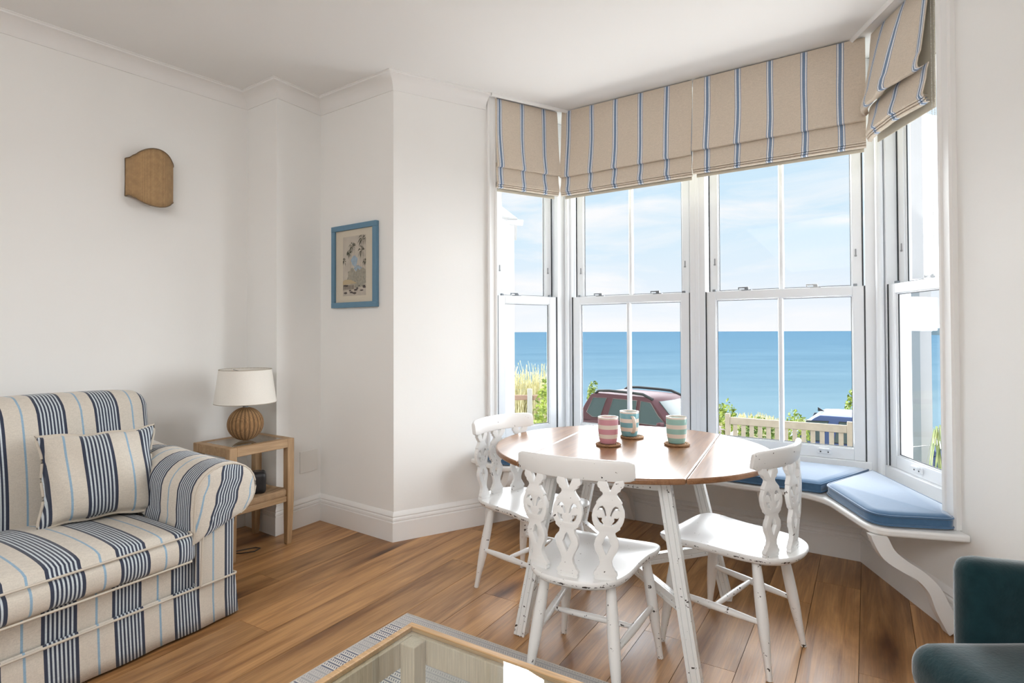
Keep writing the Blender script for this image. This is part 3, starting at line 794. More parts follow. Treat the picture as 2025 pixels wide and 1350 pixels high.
# arms
def arm_section(g_, top=.0):
    """closed outline of the arm seen from the front (x to the right, z up); g_ grows it"""
    pts = [(-.018, .02), (-.014, .20), (-.012, .40), (-.004, .445)]
    cx_, cz_, rx, rz = -.058, .560+top, .132+g_, .112+g_
    for i in range(19):
        a = radians(-55+i*(245/18)); pts.append((cx_+rx*cos(a), cz_+rz*sin(a)))
    pts += [(-.188-g_, .46), (-.186-g_, .36), (-.186-g_, .20), (-.186, .02)]
    return pts
def arm(side):
    rings = []
    for i in range(23):
        t = i/22; y = -.012+.83*t
        top = .075*t*t
        sec = arm_section(0, top)
        k = 1.0
        if i == 0: k = .965
        if i == 1: y = -.006+.01; k = .992
        cxm, czm = -.09, .36
        r = []
        for (x_, z_) in sec:
            x2 = cxm+(x_-cxm)*k; z2 = czm+(z_-czm)*k if z_ > .05 else z_
            r.append((x2 if side > 0 else -SL-x2, y+(.012 if i == 0 else 0), z2))
        rings.append(r)
    b = B(); b.rings(rings)
    o = b.build('arm', SOFA, sofa, smooth=50, attr=lambda x, y, z: (x+off) if y < .004 and z < .47 else (y+.05+.22*3 if z > .2 and abs(x+SL/2) > SL/2-.2 and y > .004 else x+off))
    # loose arm cap: a cloth shell over the roll hanging down in front
    outl = [(-.214, .372), (-.202, .42), (-.203, .50)]
    cx_, cz_, rx, rz = -.058, .560, .141, .121
    for i in range(17):
        a = radians(172-i*(215/16)); outl.append((cx_+rx*cos(a), cz_+rz*sin(a)))
    outl += [(.028, .462), (.008, .452)]
    rings = []
    for i in range(16):
        t = i/15; y = -.026+.50*t; top = .075*max(0, t*.6)**2
        r = []
        for j, (x_, z_) in enumerate(outl):
            zz_ = z_+(top if z_ > .45 else 0)
            if j < 2: zz_ += .10*t
            r.append((x_ if side > 0 else -SL-x_, y+(.010 if i == 0 else 0), zz_-(.004 if i == 0 else 0)))
        rings.append(r)
    b = B(); b.rings(rings, cap=False, closed=False)
    c = b.build('arm_cap', SOFA, sofa, smooth=55, attr=lambda x, y, z: y+.05+.22*3)
    md = c.modifiers.new('solid', 'SOLIDIFY'); md.thickness = .003; md.offset = 1
    # front cloth of the cap, gathered a little towards its outline
    cxm, czm = -.075, .53
    fr = rings[0]; n_ = len(fr); layers = [fr]
    sub = []
    for j in range(n_):                      # closed outline with a finer slanting hem
        sub.append(fr[j])
    for j in range(1, 8):
        t = j/8; sub.append(tuple(fr[-1][k]+(fr[0][k]-fr[-1][k])*t for k in range(3)))
    cx2 = cxm if side > 0 else -SL-cxm
    lay = []
    for q, dy in ((1.0, 0), (.93, -.006), (.80, -.010), (.6, -.012), (.35, -.013), (.12, -.013)):
        lay.append([(cx2+(p[0]-cx2)*q, -.016+dy+.0022*sin(p[2]*190+p[0]*60)*(q > .5), czm+(p[2]-czm)*q) for p in sub])
    b = B(); m2 = len(sub); vs = [p for r in lay for p in r]; f2 = []
    for i in range(len(lay)-1):
        for j in range(m2):
            l = (j+1) % m2; f2.append((i*m2+j, i*m2+l, (i+1)*m2+l, (i+1)*m2+j))
    f2.append(tuple((len(lay)-1)*m2+j for j in range(m2)))
    b.add(vs, f2)
    b.build('arm_cap_front', SOFA, sofa, smooth=60, attr=lambda x, y, z: (x if side > 0 else -SL-x)-.30*(z-.55)+.172+.004*sin(z*70)+.22*5)
    b = B(); b.tube([r for r in rings[0]], .0045, 6); b.build('piping', PIPE, sofa, smooth=80)
    xx = -.176 if side > 0 else -SL+.176
    b = B(); b.tube([(xx, -.020, .19), (xx+.001, -.021, .28), (xx+.006*side, -.020, .37), (xx+.012*side, -.018, .42)], .0045, 6); b.build('piping', PIPE, sofa, smooth=80)
arm(1); arm(-1)

# scatter cushion leaning on the sofa
pil = empty('scatter_cushion', (-1.62, 2.36, .48), 0, 'square striped scatter cushion with pinched corners leaning in the corner of the sofa', 'cushion')
def fp(x, y, z, u, v, w):
    k = (1-u*u)*(1-w*w); pinch = 1-.055*(1-abs(u))*0-.06*(1-u*u)*abs(w)**3-.06*(1-w*w)*abs(u)**3
    return (x*(1-.085*(1-w*w)*abs(u)**2)+.004*sin(w*7+u*2), y*(max(.0, k)**.5*1.0+.05)*(1+.10*sin(u*5+w*3)), z*(1-.085*(1-u*u)*abs(w)**2)+.004*sin(u*8))
pv = rbox(.213, .105, .190, .02, 20, fp)
b = B(); b.add(*pv); b.build('cover', SOFA, pil, smooth=80, attr=lambda x, y, z: x+.125+.010*sin(z*9)+.22*5)
rim = []
for i in range(80):
    a = i/80*4; sd = int(a); t = (a-sd)*2-1
    u, w = [(t, -1), (1, t), (-t, 1), (-1, -t)][sd]
    q = fp(u*.213, 0, w*.190, u, 0, w); rim.append((q[0]*1.003, q[1], q[2]*1.003))
b = B(); b.tube(rim, .0062, 8, loop=True); b.build('piping', PIPE, pil, smooth=80)
pil.rotation_euler = (radians(-20), radians(4), radians(52))
# its pose is set in the sofa's frame: leaning back, turned a little to the arm
sofa_m = Matrix.Translation((-1.232, 2.606, 0)) @ Matrix.Rotation(radians(60), 4, 'Z')
pil.matrix_world = sofa_m @ Matrix.Translation((-.345, .440, .640)) @ Matrix.Rotation(radians(-14), 4, 'Z') @ Matrix.Rotation(radians(-18), 4, 'X') @ Matrix.Rotation(radians(1), 4, 'Y')

# ------------------------------------------------------------------ side table, lamp, speaker
ta = radians(33)
st = empty('side_table', (-1.566, 3.412, 0), pi/2-ta, 'slim pale oak side table with glass top and woven lower shelf', 'table')
TX, TY, TH = .203, .182, .622
for ix in (-1, 1):
    for iy in (-1, 1):
        cx_, cy_ = ix*(TX-.022), iy*(TY-.022); rs = []
        for z, h_ in ((0, .016), (.25, .0215), (.30, .022), (TH-.001, .022)):
            k = .022-h_
            rs.append([(cx_+ix*0-ix*k+px*h_, cy_-iy*k*0+py*h_, z) for px, py in ((-1, -1), (1, -1), (1, 1), (-1, 1))])
        B().rings(rs).build('leg', OAK, st, bevel=.003)
for iy in (-1, 1):
    y0 = iy*(TY-.022); B().box(-TX+.0435, TX-.0435, y0-.0215, y0+.0215, TH-.052, TH-.0005).build('top_rail', OAKX, st, bevel=.003)
    B().box(-TX+.0435, TX-.0435, y0-.012, y0+.012, .250, .283).build('shelf_rail', OAKX, st, bevel=.003)
for ix in (-1, 1):
    x0 = ix*(TX-.022); B().box(x0-.0215, x0+.0215, -TY+.0435, TY-.0435, TH-.052, TH-.0005).build('top_rail', OAKX, st, bevel=.003)
    B().box(x0-.012, x0+.012, -TY+.0435, TY-.0435, .250, .283).build('shelf_rail', OAKX, st, bevel=.003)
B().box(-TX+.030, TX-.030, -TY+.030, TY-.030, TH-.008, TH-.002).build('glass_top', TGLASS, st)
def woven(name, c1, c2, sc=(220, 220, 220)):
    m, n, l, b = newmat(name); t = n.new('ShaderNodeTexCoord')
    w1 = n.new('ShaderNodeTexWave'); w1.bands_direction = 'X'; w1.inputs['Scale'].default_value = sc[0]/6.28; w1.inputs['Distortion'].default_value = 1.5; w1.inputs['Detail'].default_value = 2; w1.inputs['Detail Scale'].default_value = 3
    w2 = n.new('ShaderNodeTexWave'); w2.bands_direction = 'Y'; w2.inputs['Scale'].default_value = sc[1]/6.28; w2.inputs['Distortion'].default_value = 1.5
    w3 = n.new('ShaderNodeTexWave'); w3.bands_direction = 'Z'; w3.inputs['Scale'].default_value = sc[2]/6.28; w3.inputs['Distortion'].default_value = 1.5; w3.inputs['Detail'].default_value = 2
    for w in (w1, w2, w3): l.new(t.outputs['Object'], w.inputs[0])
    a = n.new('ShaderNodeMath'); a.operation = 'MULTIPLY'; l.new(w1.outputs['Fac'], a.inputs[0]); l.new(w2.outputs['Fac'], a.inputs[1])
    c = n.new('ShaderNodeMath'); c.operation = 'ADD'; l.new(a.outputs[0], c.inputs[0]); l.new(w3.outputs['Fac'], c.inputs[1])
    r = n.new('ShaderNodeValToRGB'); l.new(c.outputs[0], r.inputs[0]); r.color_ramp.elements[0].position = .15; r.color_ramp.elements[0].color = (*c2, 1); r.color_ramp.elements[1].position = 1.1; r.color_ramp.elements[1].color = (*c1, 1)
    nz = n.new('ShaderNodeTexNoise'); nz.inputs['Scale'].default_value = 35; l.new(t.outputs['Object'], nz.inputs['Vector'])
    mr = n.new('ShaderNodeMapRange'); l.new(nz.outputs[0], mr.inputs[0]); mr.inputs[3].default_value = .75; mr.inputs[4].default_value = 1.2
    mu = n.new('ShaderNodeMixRGB'); mu.blend_type = 'MULTIPLY'; mu.inputs[0].default_value = 1; l.new(r.outputs[0], mu.inputs[1]); l.new(mr.outputs[0], mu.inputs[2]); l.new(mu.outputs[0], b.inputs['Base Color'])
    b.inputs['Roughness'].default_value = .75
    bp = n.new('ShaderNodeBump'); bp.inputs['Strength'].default_value = .6; bp.inputs['Distance'].default_value = .0025; l.new(c.outputs[0], bp.inputs['Height']); l.new(bp.outputs[0], b.inputs['Normal'])
    MATS[name] = m; return m
CORD = woven('paper_cord', (.50, .33, .19), (.30, .18, .09), (700, 700, 500))
RAFF = woven('raffia', (.56, .37, .19), (.36, .21, .095), (420, 420, 600))
RATTAN = woven('rattan_wicker', (.46, .27, .12), (.22, .11, .045), (300, 300, 900))
_n = RATTAN.node_tree.nodes; _l = RATTAN.node_tree.links; _b = _n['Principled BSDF']
_t = _n.new('ShaderNodeTexCoord'); _s = _n.new('ShaderNodeSeparateXYZ'); _l.new(_t.outputs['Object'], _s.inputs[0])
def _mth(op, a, b_):
    q = _n.new('ShaderNodeMath'); q.operation = op
    for i, v in enumerate((a, b_)):
        if v is None: continue
        if isinstance(v, (int, float)): q.inputs[i].default_value = v
        else: _l.new(v, q.inputs[i])
    return q.outputs[0]
_a = _mth('COSINE', _mth('MULTIPLY', _mth('ARCTAN2', _s.outputs['Y'], _s.outputs['X']), 24.0), None)
_mr = _n.new('ShaderNodeMapRange'); _l.new(_a, _mr.inputs[0]); _mr.inputs[1].default_value = -1; _mr.inputs[2].default_value = .3; _mr.inputs[3].default_value = .50; _mr.inputs[4].default_value = 1.12
_mu = _n.new('ShaderNodeMixRGB'); _mu.blend_type = 'MULTIPLY'; _mu.inputs[0].default_value = 1
_old = _b.inputs['Base Color'].links[0].from_socket; _l.new(_old, _mu.inputs[1]); _l.new(_mr.outputs[0], _mu.inputs[2]); _l.new(_mu.outputs[0], _b.inputs['Base Color'])
def fsh(x, y, z, u, v, w): return (x, y, z+.297-.012*(1-u*u)*(1 if w > 0 else 0)*0-.010*(1-v*v)*(w > 0)*0-.012*(1-u*u))
b = B(); b.add(*rbox(TX-.008, TY-.006, .026, .022, 12, lambda x, y, z, u, v, w: (x*(1 if abs(y) < TY-.04 else (TX-.040)/(TX-.008)), y, z+.300-.012*(1-v*v)+.004*u*u)))
b.build('woven_shelf', CORD, st, smooth=50)
# lamp
lx, ly = -1.562, 3.412
lamp = empty('table_lamp', (lx, ly, TH+.0008), 0, 'table lamp with round rattan base and cream drum shade on the side table', 'lamp')
b = B(); prof = []
for i in range(25):
    a = -pi/2+pi*(i/24)*.955+.10; prof.append((max(.004, .098*cos(a)), .095+.097*sin(a)))
rs = []
SEG = 96
for r, z in prof:
    rs.append([((r*(1+.014*cos(24*2*pi*k/SEG)))*cos(2*pi*k/SEG), (r*(1+.014*cos(24*2*pi*k/SEG)))*sin(2*pi*k/SEG), z) for k in range(SEG)])
b.rings(rs); b.build('rattan_base', RATTAN, lamp, smooth=60)
b = B(); b.lathe([(.016, .186), (.016, .215), (.012, .216), (.012, .24)], 16); b.build('lamp_holder', CHROME, lamp, smooth=40)
SHADE = plain('lamp_shade', (.80, .77, .71), .9, .1, noise_s=220, noise_a=.05, bump=.1)
_b = SHADE.node_tree.nodes['Principled BSDF']; _b.inputs['Subsurface Weight'].default_value = 0
b = B(); b.lathe([(.170, .218), (.143, .412), (.1405, .412), (.1675, .218), (.170, .218)], 56, cap=False); b.build('shade', SHADE, lamp, smooth=50)
b = B()
b.tube([(.1425*cos(2*pi*k/40), .1425*sin(2*pi*k/40), .412) for k in range(40)], .0022, 6, loop=True)
b.build('upper_trim', plain('shade_trim', (.42, .37, .29), .7), lamp, smooth=80)
b = B(); b.tube([(.169*cos(2*pi*k/40), .169*sin(2*pi*k/40), .219) for k in range(40)], .0022, 6, loop=True)
b.build('lower_trim', plain('shade_trim', (.42, .37, .29), .7), lamp, smooth=80)
b = B()
for k in range(3):
    a = 2*pi*k/3+.4; b.tube([(0, 0, .395), (.141*cos(a), .141*sin(a), .405)], .0018, 6)
b.lathe([(.010, .385), (.010, .405)], 12); b.build('shade_carrier', CHROME, lamp, smooth=60)
# black speaker on the shelf
sp = empty('speaker', (-1.490, 3.402, .318), 0, 'small black rounded speaker standing on the woven shelf of the side table', 'speaker')
b = B(); b.add(*rbox(.050, .050, .062, .022, 10, lambda x, y, z, u, v, w: (x, y, z+.062))); b.build('body', BLACK, sp, smooth=60)
b = B(); b.lathe([(.030, .124), (.030, .1255), (.001, .1256)], 24); b.build('control_ring', plain('speaker_ring', (.05, .05, .055), .25), sp, smooth=40)
sp.rotation_euler = (0, 0, .4)
cb = B(); cb.tube([(-1.62, 3.26, .16), (-1.60, 3.28, .06), (-1.575, 3.31, .012), (-1.53, 3.36, .006), (-1.49, 3.39, .0045), (-1.46, 3.38, .0045), (-1.47, 3.33, .0045), (-1.54, 3.30, .0045), (-1.66, 3.31, .0045), (-1.80, 3.36, .0045), (-1.93, 3.44, .0045)], .0028, 8)
tag(cb.build('power_cable', BLACK, None, smooth=80), 'thin black cable looping on the floor below the side table', 'cable')

# ------------------------------------------------------------------ on the walls
lu = Vector((.6, .8)); ln = Vector((.8, -.6))
sc_c = A0+lu*(-.588)
sconce = empty('wall_light', (sc_c.x, sc_c.y, 2.12), atan2(lu.y, lu.x), 'raffia half-shade wall light with scalloped top and bottom on the left wall', 'light')
def ogee(t):      # t -1..1 along the half round: height of the scallop 0..1
    a = abs(t)
    if a > .80: return .0
    if a > .56: k = (.80-a)/.24; return .26*(k*k*(3-2*k))
    k = (.56-a)/.56; return .26+.74*sin(pi/2*k)**.85
nA = 48; rows = []
for i in range(nA+1):
    t = i/nA*2-1; a = pi*(t+1)/2
    x_ = -.122*cos(a); y_ = -.108*sin(a)-.004
    zt = .105+.062*ogee(t); zb = -.105-.055*ogee(t)
    rows.append([(x_, y_, zb+(zt-zb)*j/8) for j in range(9)])
b = B(); m = 9; vs = [q for r in rows for q in r]; fs = [(i*m+j, (i+1)*m+j, (i+1)*m+j+1, i*m+j+1) for i in range(nA) for j in range(8)]
b.add(vs, fs); o = b.build('shade', RAFF, sconce, smooth=80); md = o.modifiers.new('solid', 'SOLIDIFY'); md.thickness = .003
edge = [r[8] for r in rows]+[r[0] for r in reversed(rows)]
b = B(); b.tube(edge, .003, 6, loop=True); b.build('binding', plain('shade_binding', (.20, .14, .085), .8), sconce, smooth=80)
b = B(); b.box(-.035, .035, -.012, -.001, -.06, .06); b.tube([(0, -.01, 0), (0, -.055, 0), (0, -.055, .035)], .006, 8); b.build('wall_bracket', CHROME, sconce, bevel=.002)
b = B(); b.lathe([(.004, .035), (.018, .045), (.024, .065), (.018, .088), (.003, .096)], 16, (0, -.055, 0)); b.build('bulb', plain('bulb', (.8, .78, .72), .2), sconce, smooth=60)

pu = Vector((.8, -.6)); pn = Vector((-.6, -.8))
pw = (D0-C0).normalized(); pnn = Vector((pw.y, -pw.x))
pc = C0+pw*.366
pic = empty('framed_picture', (pc.x+pnn.x*.002, pc.y+pnn.y*.002, 1.672), atan2(pw.y, pw.x), 'blue framed palm beach print hanging on the narrow wall beside the bay', 'picture')
PWd, PHt, FW = .218, .265, .034
BLUEF = plain('blue_frame', (.115, .235, .34), .45, noise_s=30, noise_a=.08)
for x0, x1, z0, z1 in ((-PWd, PWd, PHt-FW, PHt), (-PWd, PWd, -PHt, -PHt+FW)):
    B().box(x0, x1, -.026, 0, z0, z1).build('frame_rail', BLUEF, pic, bevel=.002)
for x0, x1 in ((-PWd, -PWd+FW), (PWd-FW, PWd)):
    B().box(x0, x1, -.0255, 0, -PHt+FW, PHt-FW).build('frame_rail', BLUEF, pic, bevel=.002)
B().box(-PWd+FW-.003, PWd-FW+.003, -.012, -.008, -PHt+FW-.003, PHt-FW+.003).build('mount', plain('mount_card', (.64, .58, .47), .9), pic)
iw, ih = .112, .190
b = B(); PMATS = [plain('print_paper', (.52, .47, .40), .9, noise_s=24, noise_a=.22), plain('print_sky', (.33, .42, .50), .9, noise_s=50, noise_a=.3), plain('print_leaf', (.085, .09, .065), .9, noise_s=90, noise_a=.4), plain('print_grove', (.33, .315, .26), .9, noise_s=70, noise_a=.4), plain('print_roof', (.50, .40, .25), .9), plain('print_dark', (.10, .085, .08), .9, noise_s=120, noise_a=.5), plain('print_trunk', (.42, .37, .30), .9)]
def flat(poly, mi, y): b.add([(p[0], y, p[1]) for p in poly], [tuple(range(len(poly)))], mi)
flat([(-iw, -ih), (iw, -ih), (iw, ih), (-iw, ih)], 0, -.0125)
prn = random.Random(11)
def blob(cx_, cz_, rx, rz, mi, y, n_=18, j=.25):
    flat([(max(-iw, min(iw, cx_+rx*cos(2*pi*k/n_)*(1+prn.uniform(-j, j)))), max(-ih, min(ih, cz_+rz*sin(2*pi*k/n_)*(1+prn.uniform(-j, j))))) for k in range(n_)], mi, y)
blob(.0, .03, .030, .034, 1, -.0127); blob(.035, -.02, .032, .022, 1, -.0127)
blob(-.02, -.07, .05, .05, 3, -.01275); blob(.06, -.075, .06, .055, 3, -.0128); blob(.03, -.10, .08, .035, 3, -.0129)
for tx, tz, bx in ((-.02, .13, -.055), (.075, .10, .045), (.088, .15, .075), (-.045, .08, -.03)):
    flat([(bx-.002, -.11), (bx+.002, -.11), (tx+.0015, tz), (tx-.0015, tz)], 6, -.0130)
def palm(cx_, cz_, s_):
    for k in range(24):
        a = prn.uniform(0, 2*pi); l_ = s_*prn.uniform(.7, 1.1); dr = -.35*l_
        x1, z1 = cx_+l_*.55*cos(a), cz_+l_*.5*sin(a)+.1*l_; x2, z2 = cx_+l_*cos(a), cz_+l_*.8*sin(a)+dr
        q = [(cx_, cz_), (x1-.0016, z1+.002), (x2, z2), (x1+.0016, z1-.002)]
        flat([(max(-iw, min(iw, p[0])), max(-ih, min(ih, p[1]))) for p in q], 2, -.0132-k*.00001)
for a in ((-.015, .125, .045), (.072, .095, .05), (.080, .165, .05), (-.10, .035, .035), (.105, .02, .03), (-.045, .085, .035)): palm(*a)
flat([(-iw, -.095), (-.09, -.085), (-.03, -.088), (.03, -.112), (-iw, -.118)], 4, -.0136)
flat([(-iw, -.118), (.01, -.116), (.0, -.150), (-iw, -.155)], 6, -.0134)
for k in range(9): flat([(-.105+k*.012, -.122), (-.100+k*.012, -.122), (-.100+k*.012, -.148), (-.105+k*.012, -.148)], 5, -.0137)
for k in range(14): blob(prn.uniform(-.1, .1), prn.uniform(-.175, -.12), prn.uniform(.006, .02), prn.uniform(.003, .007), 5, -.0138)
b.build('print', PMATS, pic)
B().box(-PWd+FW, PWd-FW, -.0195, -.0175, -PHt+FW, PHt-FW).build('glass', glassmat('picture_glass', (1, 1, 1), .5, .006), pic)

fu = (C0-B0).normalized(); fnn = Vector((fu.y, -fu.x)); pcp = B0+fu*.248
pl = tag(B().box(-.072, .072, -.006, -.0005, -.070, .070).build('blanking_plate', plain('plate_white', (.80, .79, .76), .45), None, bevel=.002), 'blank square white socket plate low on the wall beside the side table', 'wall plate')
pl.location = (pcp.x, pcp.y, .408); pl.rotation_euler = (0, 0, atan2(fu.y, fu.x))
# ------------------------------------------------------------------ dining table (local x across the leaves, y along the seams)
tc_ = Vector((.536, 2.67)); t_rot = atan2(-.44, .90)
table = empty('dining_table', (tc_.x, tc_.y, 0), t_rot, 'round drop-leaf dining table with brown polished top and worn white legs in the bay', 'table')
RX, RY, TZ, TT = .616, .598, .725, .022
seam = .334
def top_piece(name, x0, x1):
    pts = []
    xs = []
    n_ = 40
    up_ = []
    for i in range(n_+1):
        x_ = x0+(x1-x0)*i/n_
        # cosine spacing near the ends of the ellipse
        if x1 >= RX-1e-6: x_ = x0+(x1-x0)*sin(pi/2*i/n_)
        if x0 <= -RX+1e-6: x_ = x1+(x0-x1)*sin(pi/2*(1-i/n_))
        up_.append((x_, RY*sqrt(max(0, 1-(x_/RX)**2))))
    poly = up_+[(x_, -y_) for x_, y_ in reversed(up_)]
    # remove duplicates at the tips
    q = []
    for p in poly:
        if not q or (abs(p[0]-q[-1][0])+abs(p[1]-q[-1][1])) > 1e-4: q.append(p)
    if abs(q[0][0]-q[-1][0])+abs(q[0][1]-q[-1][1]) < 1e-4: q.pop()
    b = B(); b.prism(q, TZ-TT, TZ)
    return b.build(name, TOPW, table, bevel=.0065, seg=3)
top_piece('drop_leaf', -RX, -seam-.0012); top_piece('centre_top', -seam, seam); top_piece('drop_leaf', seam+.0012, RX)
legs = {'nl': ((-.345, -.441), (-.215, -.395)), 'nr': ((.360, -.482), (.240, -.420)), 'fr': ((.390, .255), (.235, .215)), 'fl': ((-.385, .290), (-.225, .235))}
def bar_grooved(name, p0, p1, w, t, parent, mat, side):
    """square bar with two long grooves on its faces; side = plan direction of its width"""
    p0, p1 = Vector(p0), Vector(p1); ax = (p1-p0).normalized()
    sd = Vector(side); sd = (sd-ax*sd.dot(ax)).normalized(); nn = ax.cross(sd)
    g_ = .0035
    prof = [(-w, -t), (w, -t)]
    prof = [(-w, -t), (-w*.52, -t), (-w*.46, -t+g_), (-w*.38, -t), (w*.38, -t), (w*.46, -t+g_), (w*.52, -t), (w, -t), (w, -t*.35), (w-g_, -t*.2), (w, -t*.05), (w, t), (w*.5, t), (w*.45, t-g_), (w*.38, t), (-w, t), (-w, -t*.05), (-w+g_, -t*.2), (-w, -t*.35)]
    rs = [[tuple(p+sd*a+nn*c) for a, c in prof] for p in (p0, p1)]
    return B().rings(rs).build(name, mat, parent, smooth=30)
for k in ('nl', 'nr', 'fr', 'fl'):
    (fx, fy), (tx, ty) = legs[k]
    ob = bar_grooved('leg', (fx, fy, 0.0), (tx, ty, TZ-TT-.002), .023, .023, table, TABLEP, (1, 0, 0))
for a, c in (('nl', 'nr'), ('fl', 'fr')):
    x0, y0 = legs[a][1]; x1, y1 = legs[c][1]
    B().box(min(x0, x1)-.02, max(x0, x1)+.02, min(y0, y1)-.012, max(y0, y1)+.012, TZ-TT-.052, TZ-TT-.001).build('apron', TABLEP, table, bevel=.003)
for s_ in (-1, 1):
    B().box(s_*.20-.012, s_*.20+.012, -.38, .22, TZ-TT-.050, TZ-TT-.001).build('apron', TABLEP, table, bevel=.003)
def at_z(k, z):
    (fx, fy), (tx, ty) = legs[k]; t = z/(TZ-TT); return (fx+(tx-fx)*t, fy+(ty-fy)*t, z)
for (a, c), z in ((('nl', 'fr'), .232), (('nr', 'fl'), .250)):
    p0, p1 = Vector(at_z(a, z)), Vector(at_z(c, z)); d_ = (p1-p0).normalized()
    bar_grooved('cross_stretcher', p0+d_*.022, p1-d_*.022, .013, .022, table, TABLEP, (-d_.y, d_.x, 0))

# ------------------------------------------------------------------ chairs
def make_splat():
    """pierced splat: flat outline with holes, extruded, then bent; local x = width, y = thickness, z = height 0..1*.345"""
    H = .330
    half_ = [(0, .030), (.025, .037), (.05, .035), (.065, .040), (.085, .038), (.105, .030), (.125, .029), (.15, .022), (.20, .0195), (.25, .025), (.31, .037), (.36, .041), (.41, .038), (.455, .028), (.49, .026), (.505, .033), (.525, .042), (.545, .042), (.56, .0465), (.60, .052), (.65, .0545), (.70, .052), (.74, .045), (.765, .041), (.775, .043), (.795, .038), (.83, .027), (.855, .0225), (.88, .026), (.893, .034), (.915, .036), (.93, .043), (.955, .045), (.975, .042), (1.0, .041)]
    half = [(t, w*.97-.001) for t, w in half_]
    cu = bpy.data.curves.new('splat_outline', 'CURVE'); cu.dimensions = '2D'; cu.fill_mode = 'BOTH'; cu.extrude = .0070; cu.bevel_depth = .0018; cu.bevel_resolution = 1
    cu.resolution_u = 1
    def spline(pts):
        s = cu.splines.new('POLY'); s.points.add(len(pts)-1); s.use_cyclic_u = True
        for q, p in zip(s.points, pts): q.co = (p[0], p[1], 0, 1)
    out = [(-w, t*H) for t, w in half]+[(-.019, H), (-.002, H*.885), (.002, H*.885), (.019, H)]+[(w, t*H) for t, w in reversed(half)]
    spline(out[::-1])
    def hole(pts): spline(pts)
    c0 = .650*H; R_ = .041
    # diamond
    hole([(0, .465*H), (-.008, .435*H), (-.011, .40*H), (-.017, .365*H), (-.011, .325*H), (-.004, .275*H), (0, .250*H), (.004, .275*H), (.011, .325*H), (.017, .365*H), (.011, .40*H), (.008, .435*H)])
    for s in (-1, 1):
        # upper opening beside the middle petal
        up_ = [(.0035, -.004), (.007, .012), (.012, .025), (.020, .033), (.030, .030), (.037, .020), (.038, .012), (.030, .019), (.022, .018), (.0155, .008), (.010, -.007)]
        lo = [(.009, -.031), (.017, -.033), (.027, -.027), (.035, -.014), (.0375, .001), (.030, -.006), (.020, -.005), (.0165, -.010), (.019, -.016), (.014, -.023)]
        for pts in (up_, lo):
            p = [(s*x_, c0+y_) for x_, y_ in pts]
            hole(p)
    ob = bpy.data.objects.new('tmp_splat', cu); COL.objects.link(ob)
    bpy.context.view_layer.update()
    dg = bpy.context.evaluated_depsgraph_get()
    me = bpy.data.meshes.new_from_object(ob.evaluated_get(dg))
    bpy.data.objects.remove(ob); bpy.data.curves.remove(cu)
    bm = bmesh.new(); bm.from_mesh(me); bmesh.ops.remove_doubles(bm, verts=bm.verts, dist=1e-5)
    # cut into height slices so that the splat can be bent
    for i in range(1, 14):
        bmesh.ops.bisect_plane(bm, geom=bm.verts[:]+bm.edges[:]+bm.faces[:], plane_co=(0, H*i/14, 0), plane_no=(0, 1, 0))
    vs = [v.co.copy() for v in bm.verts]; bm.verts.index_update()
    fs = [tuple(v.index for v in f.verts) for f in bm.faces]; bm.free(); bpy.data.meshes.remove(me)
    return [(v.x, v.z, v.y) for v in vs], fs, H
SPL_V, SPL_F, SPL_H = make_splat()
SEATZ = .430
CR = .42                       # plan radius of the curved crest
def crest_pt(x, z):
    """the crest rail's mid-line: plan arc, leaning back with height"""
    y = -.226+.052*(x/.21)**2-.16*(z-.745)
    return y
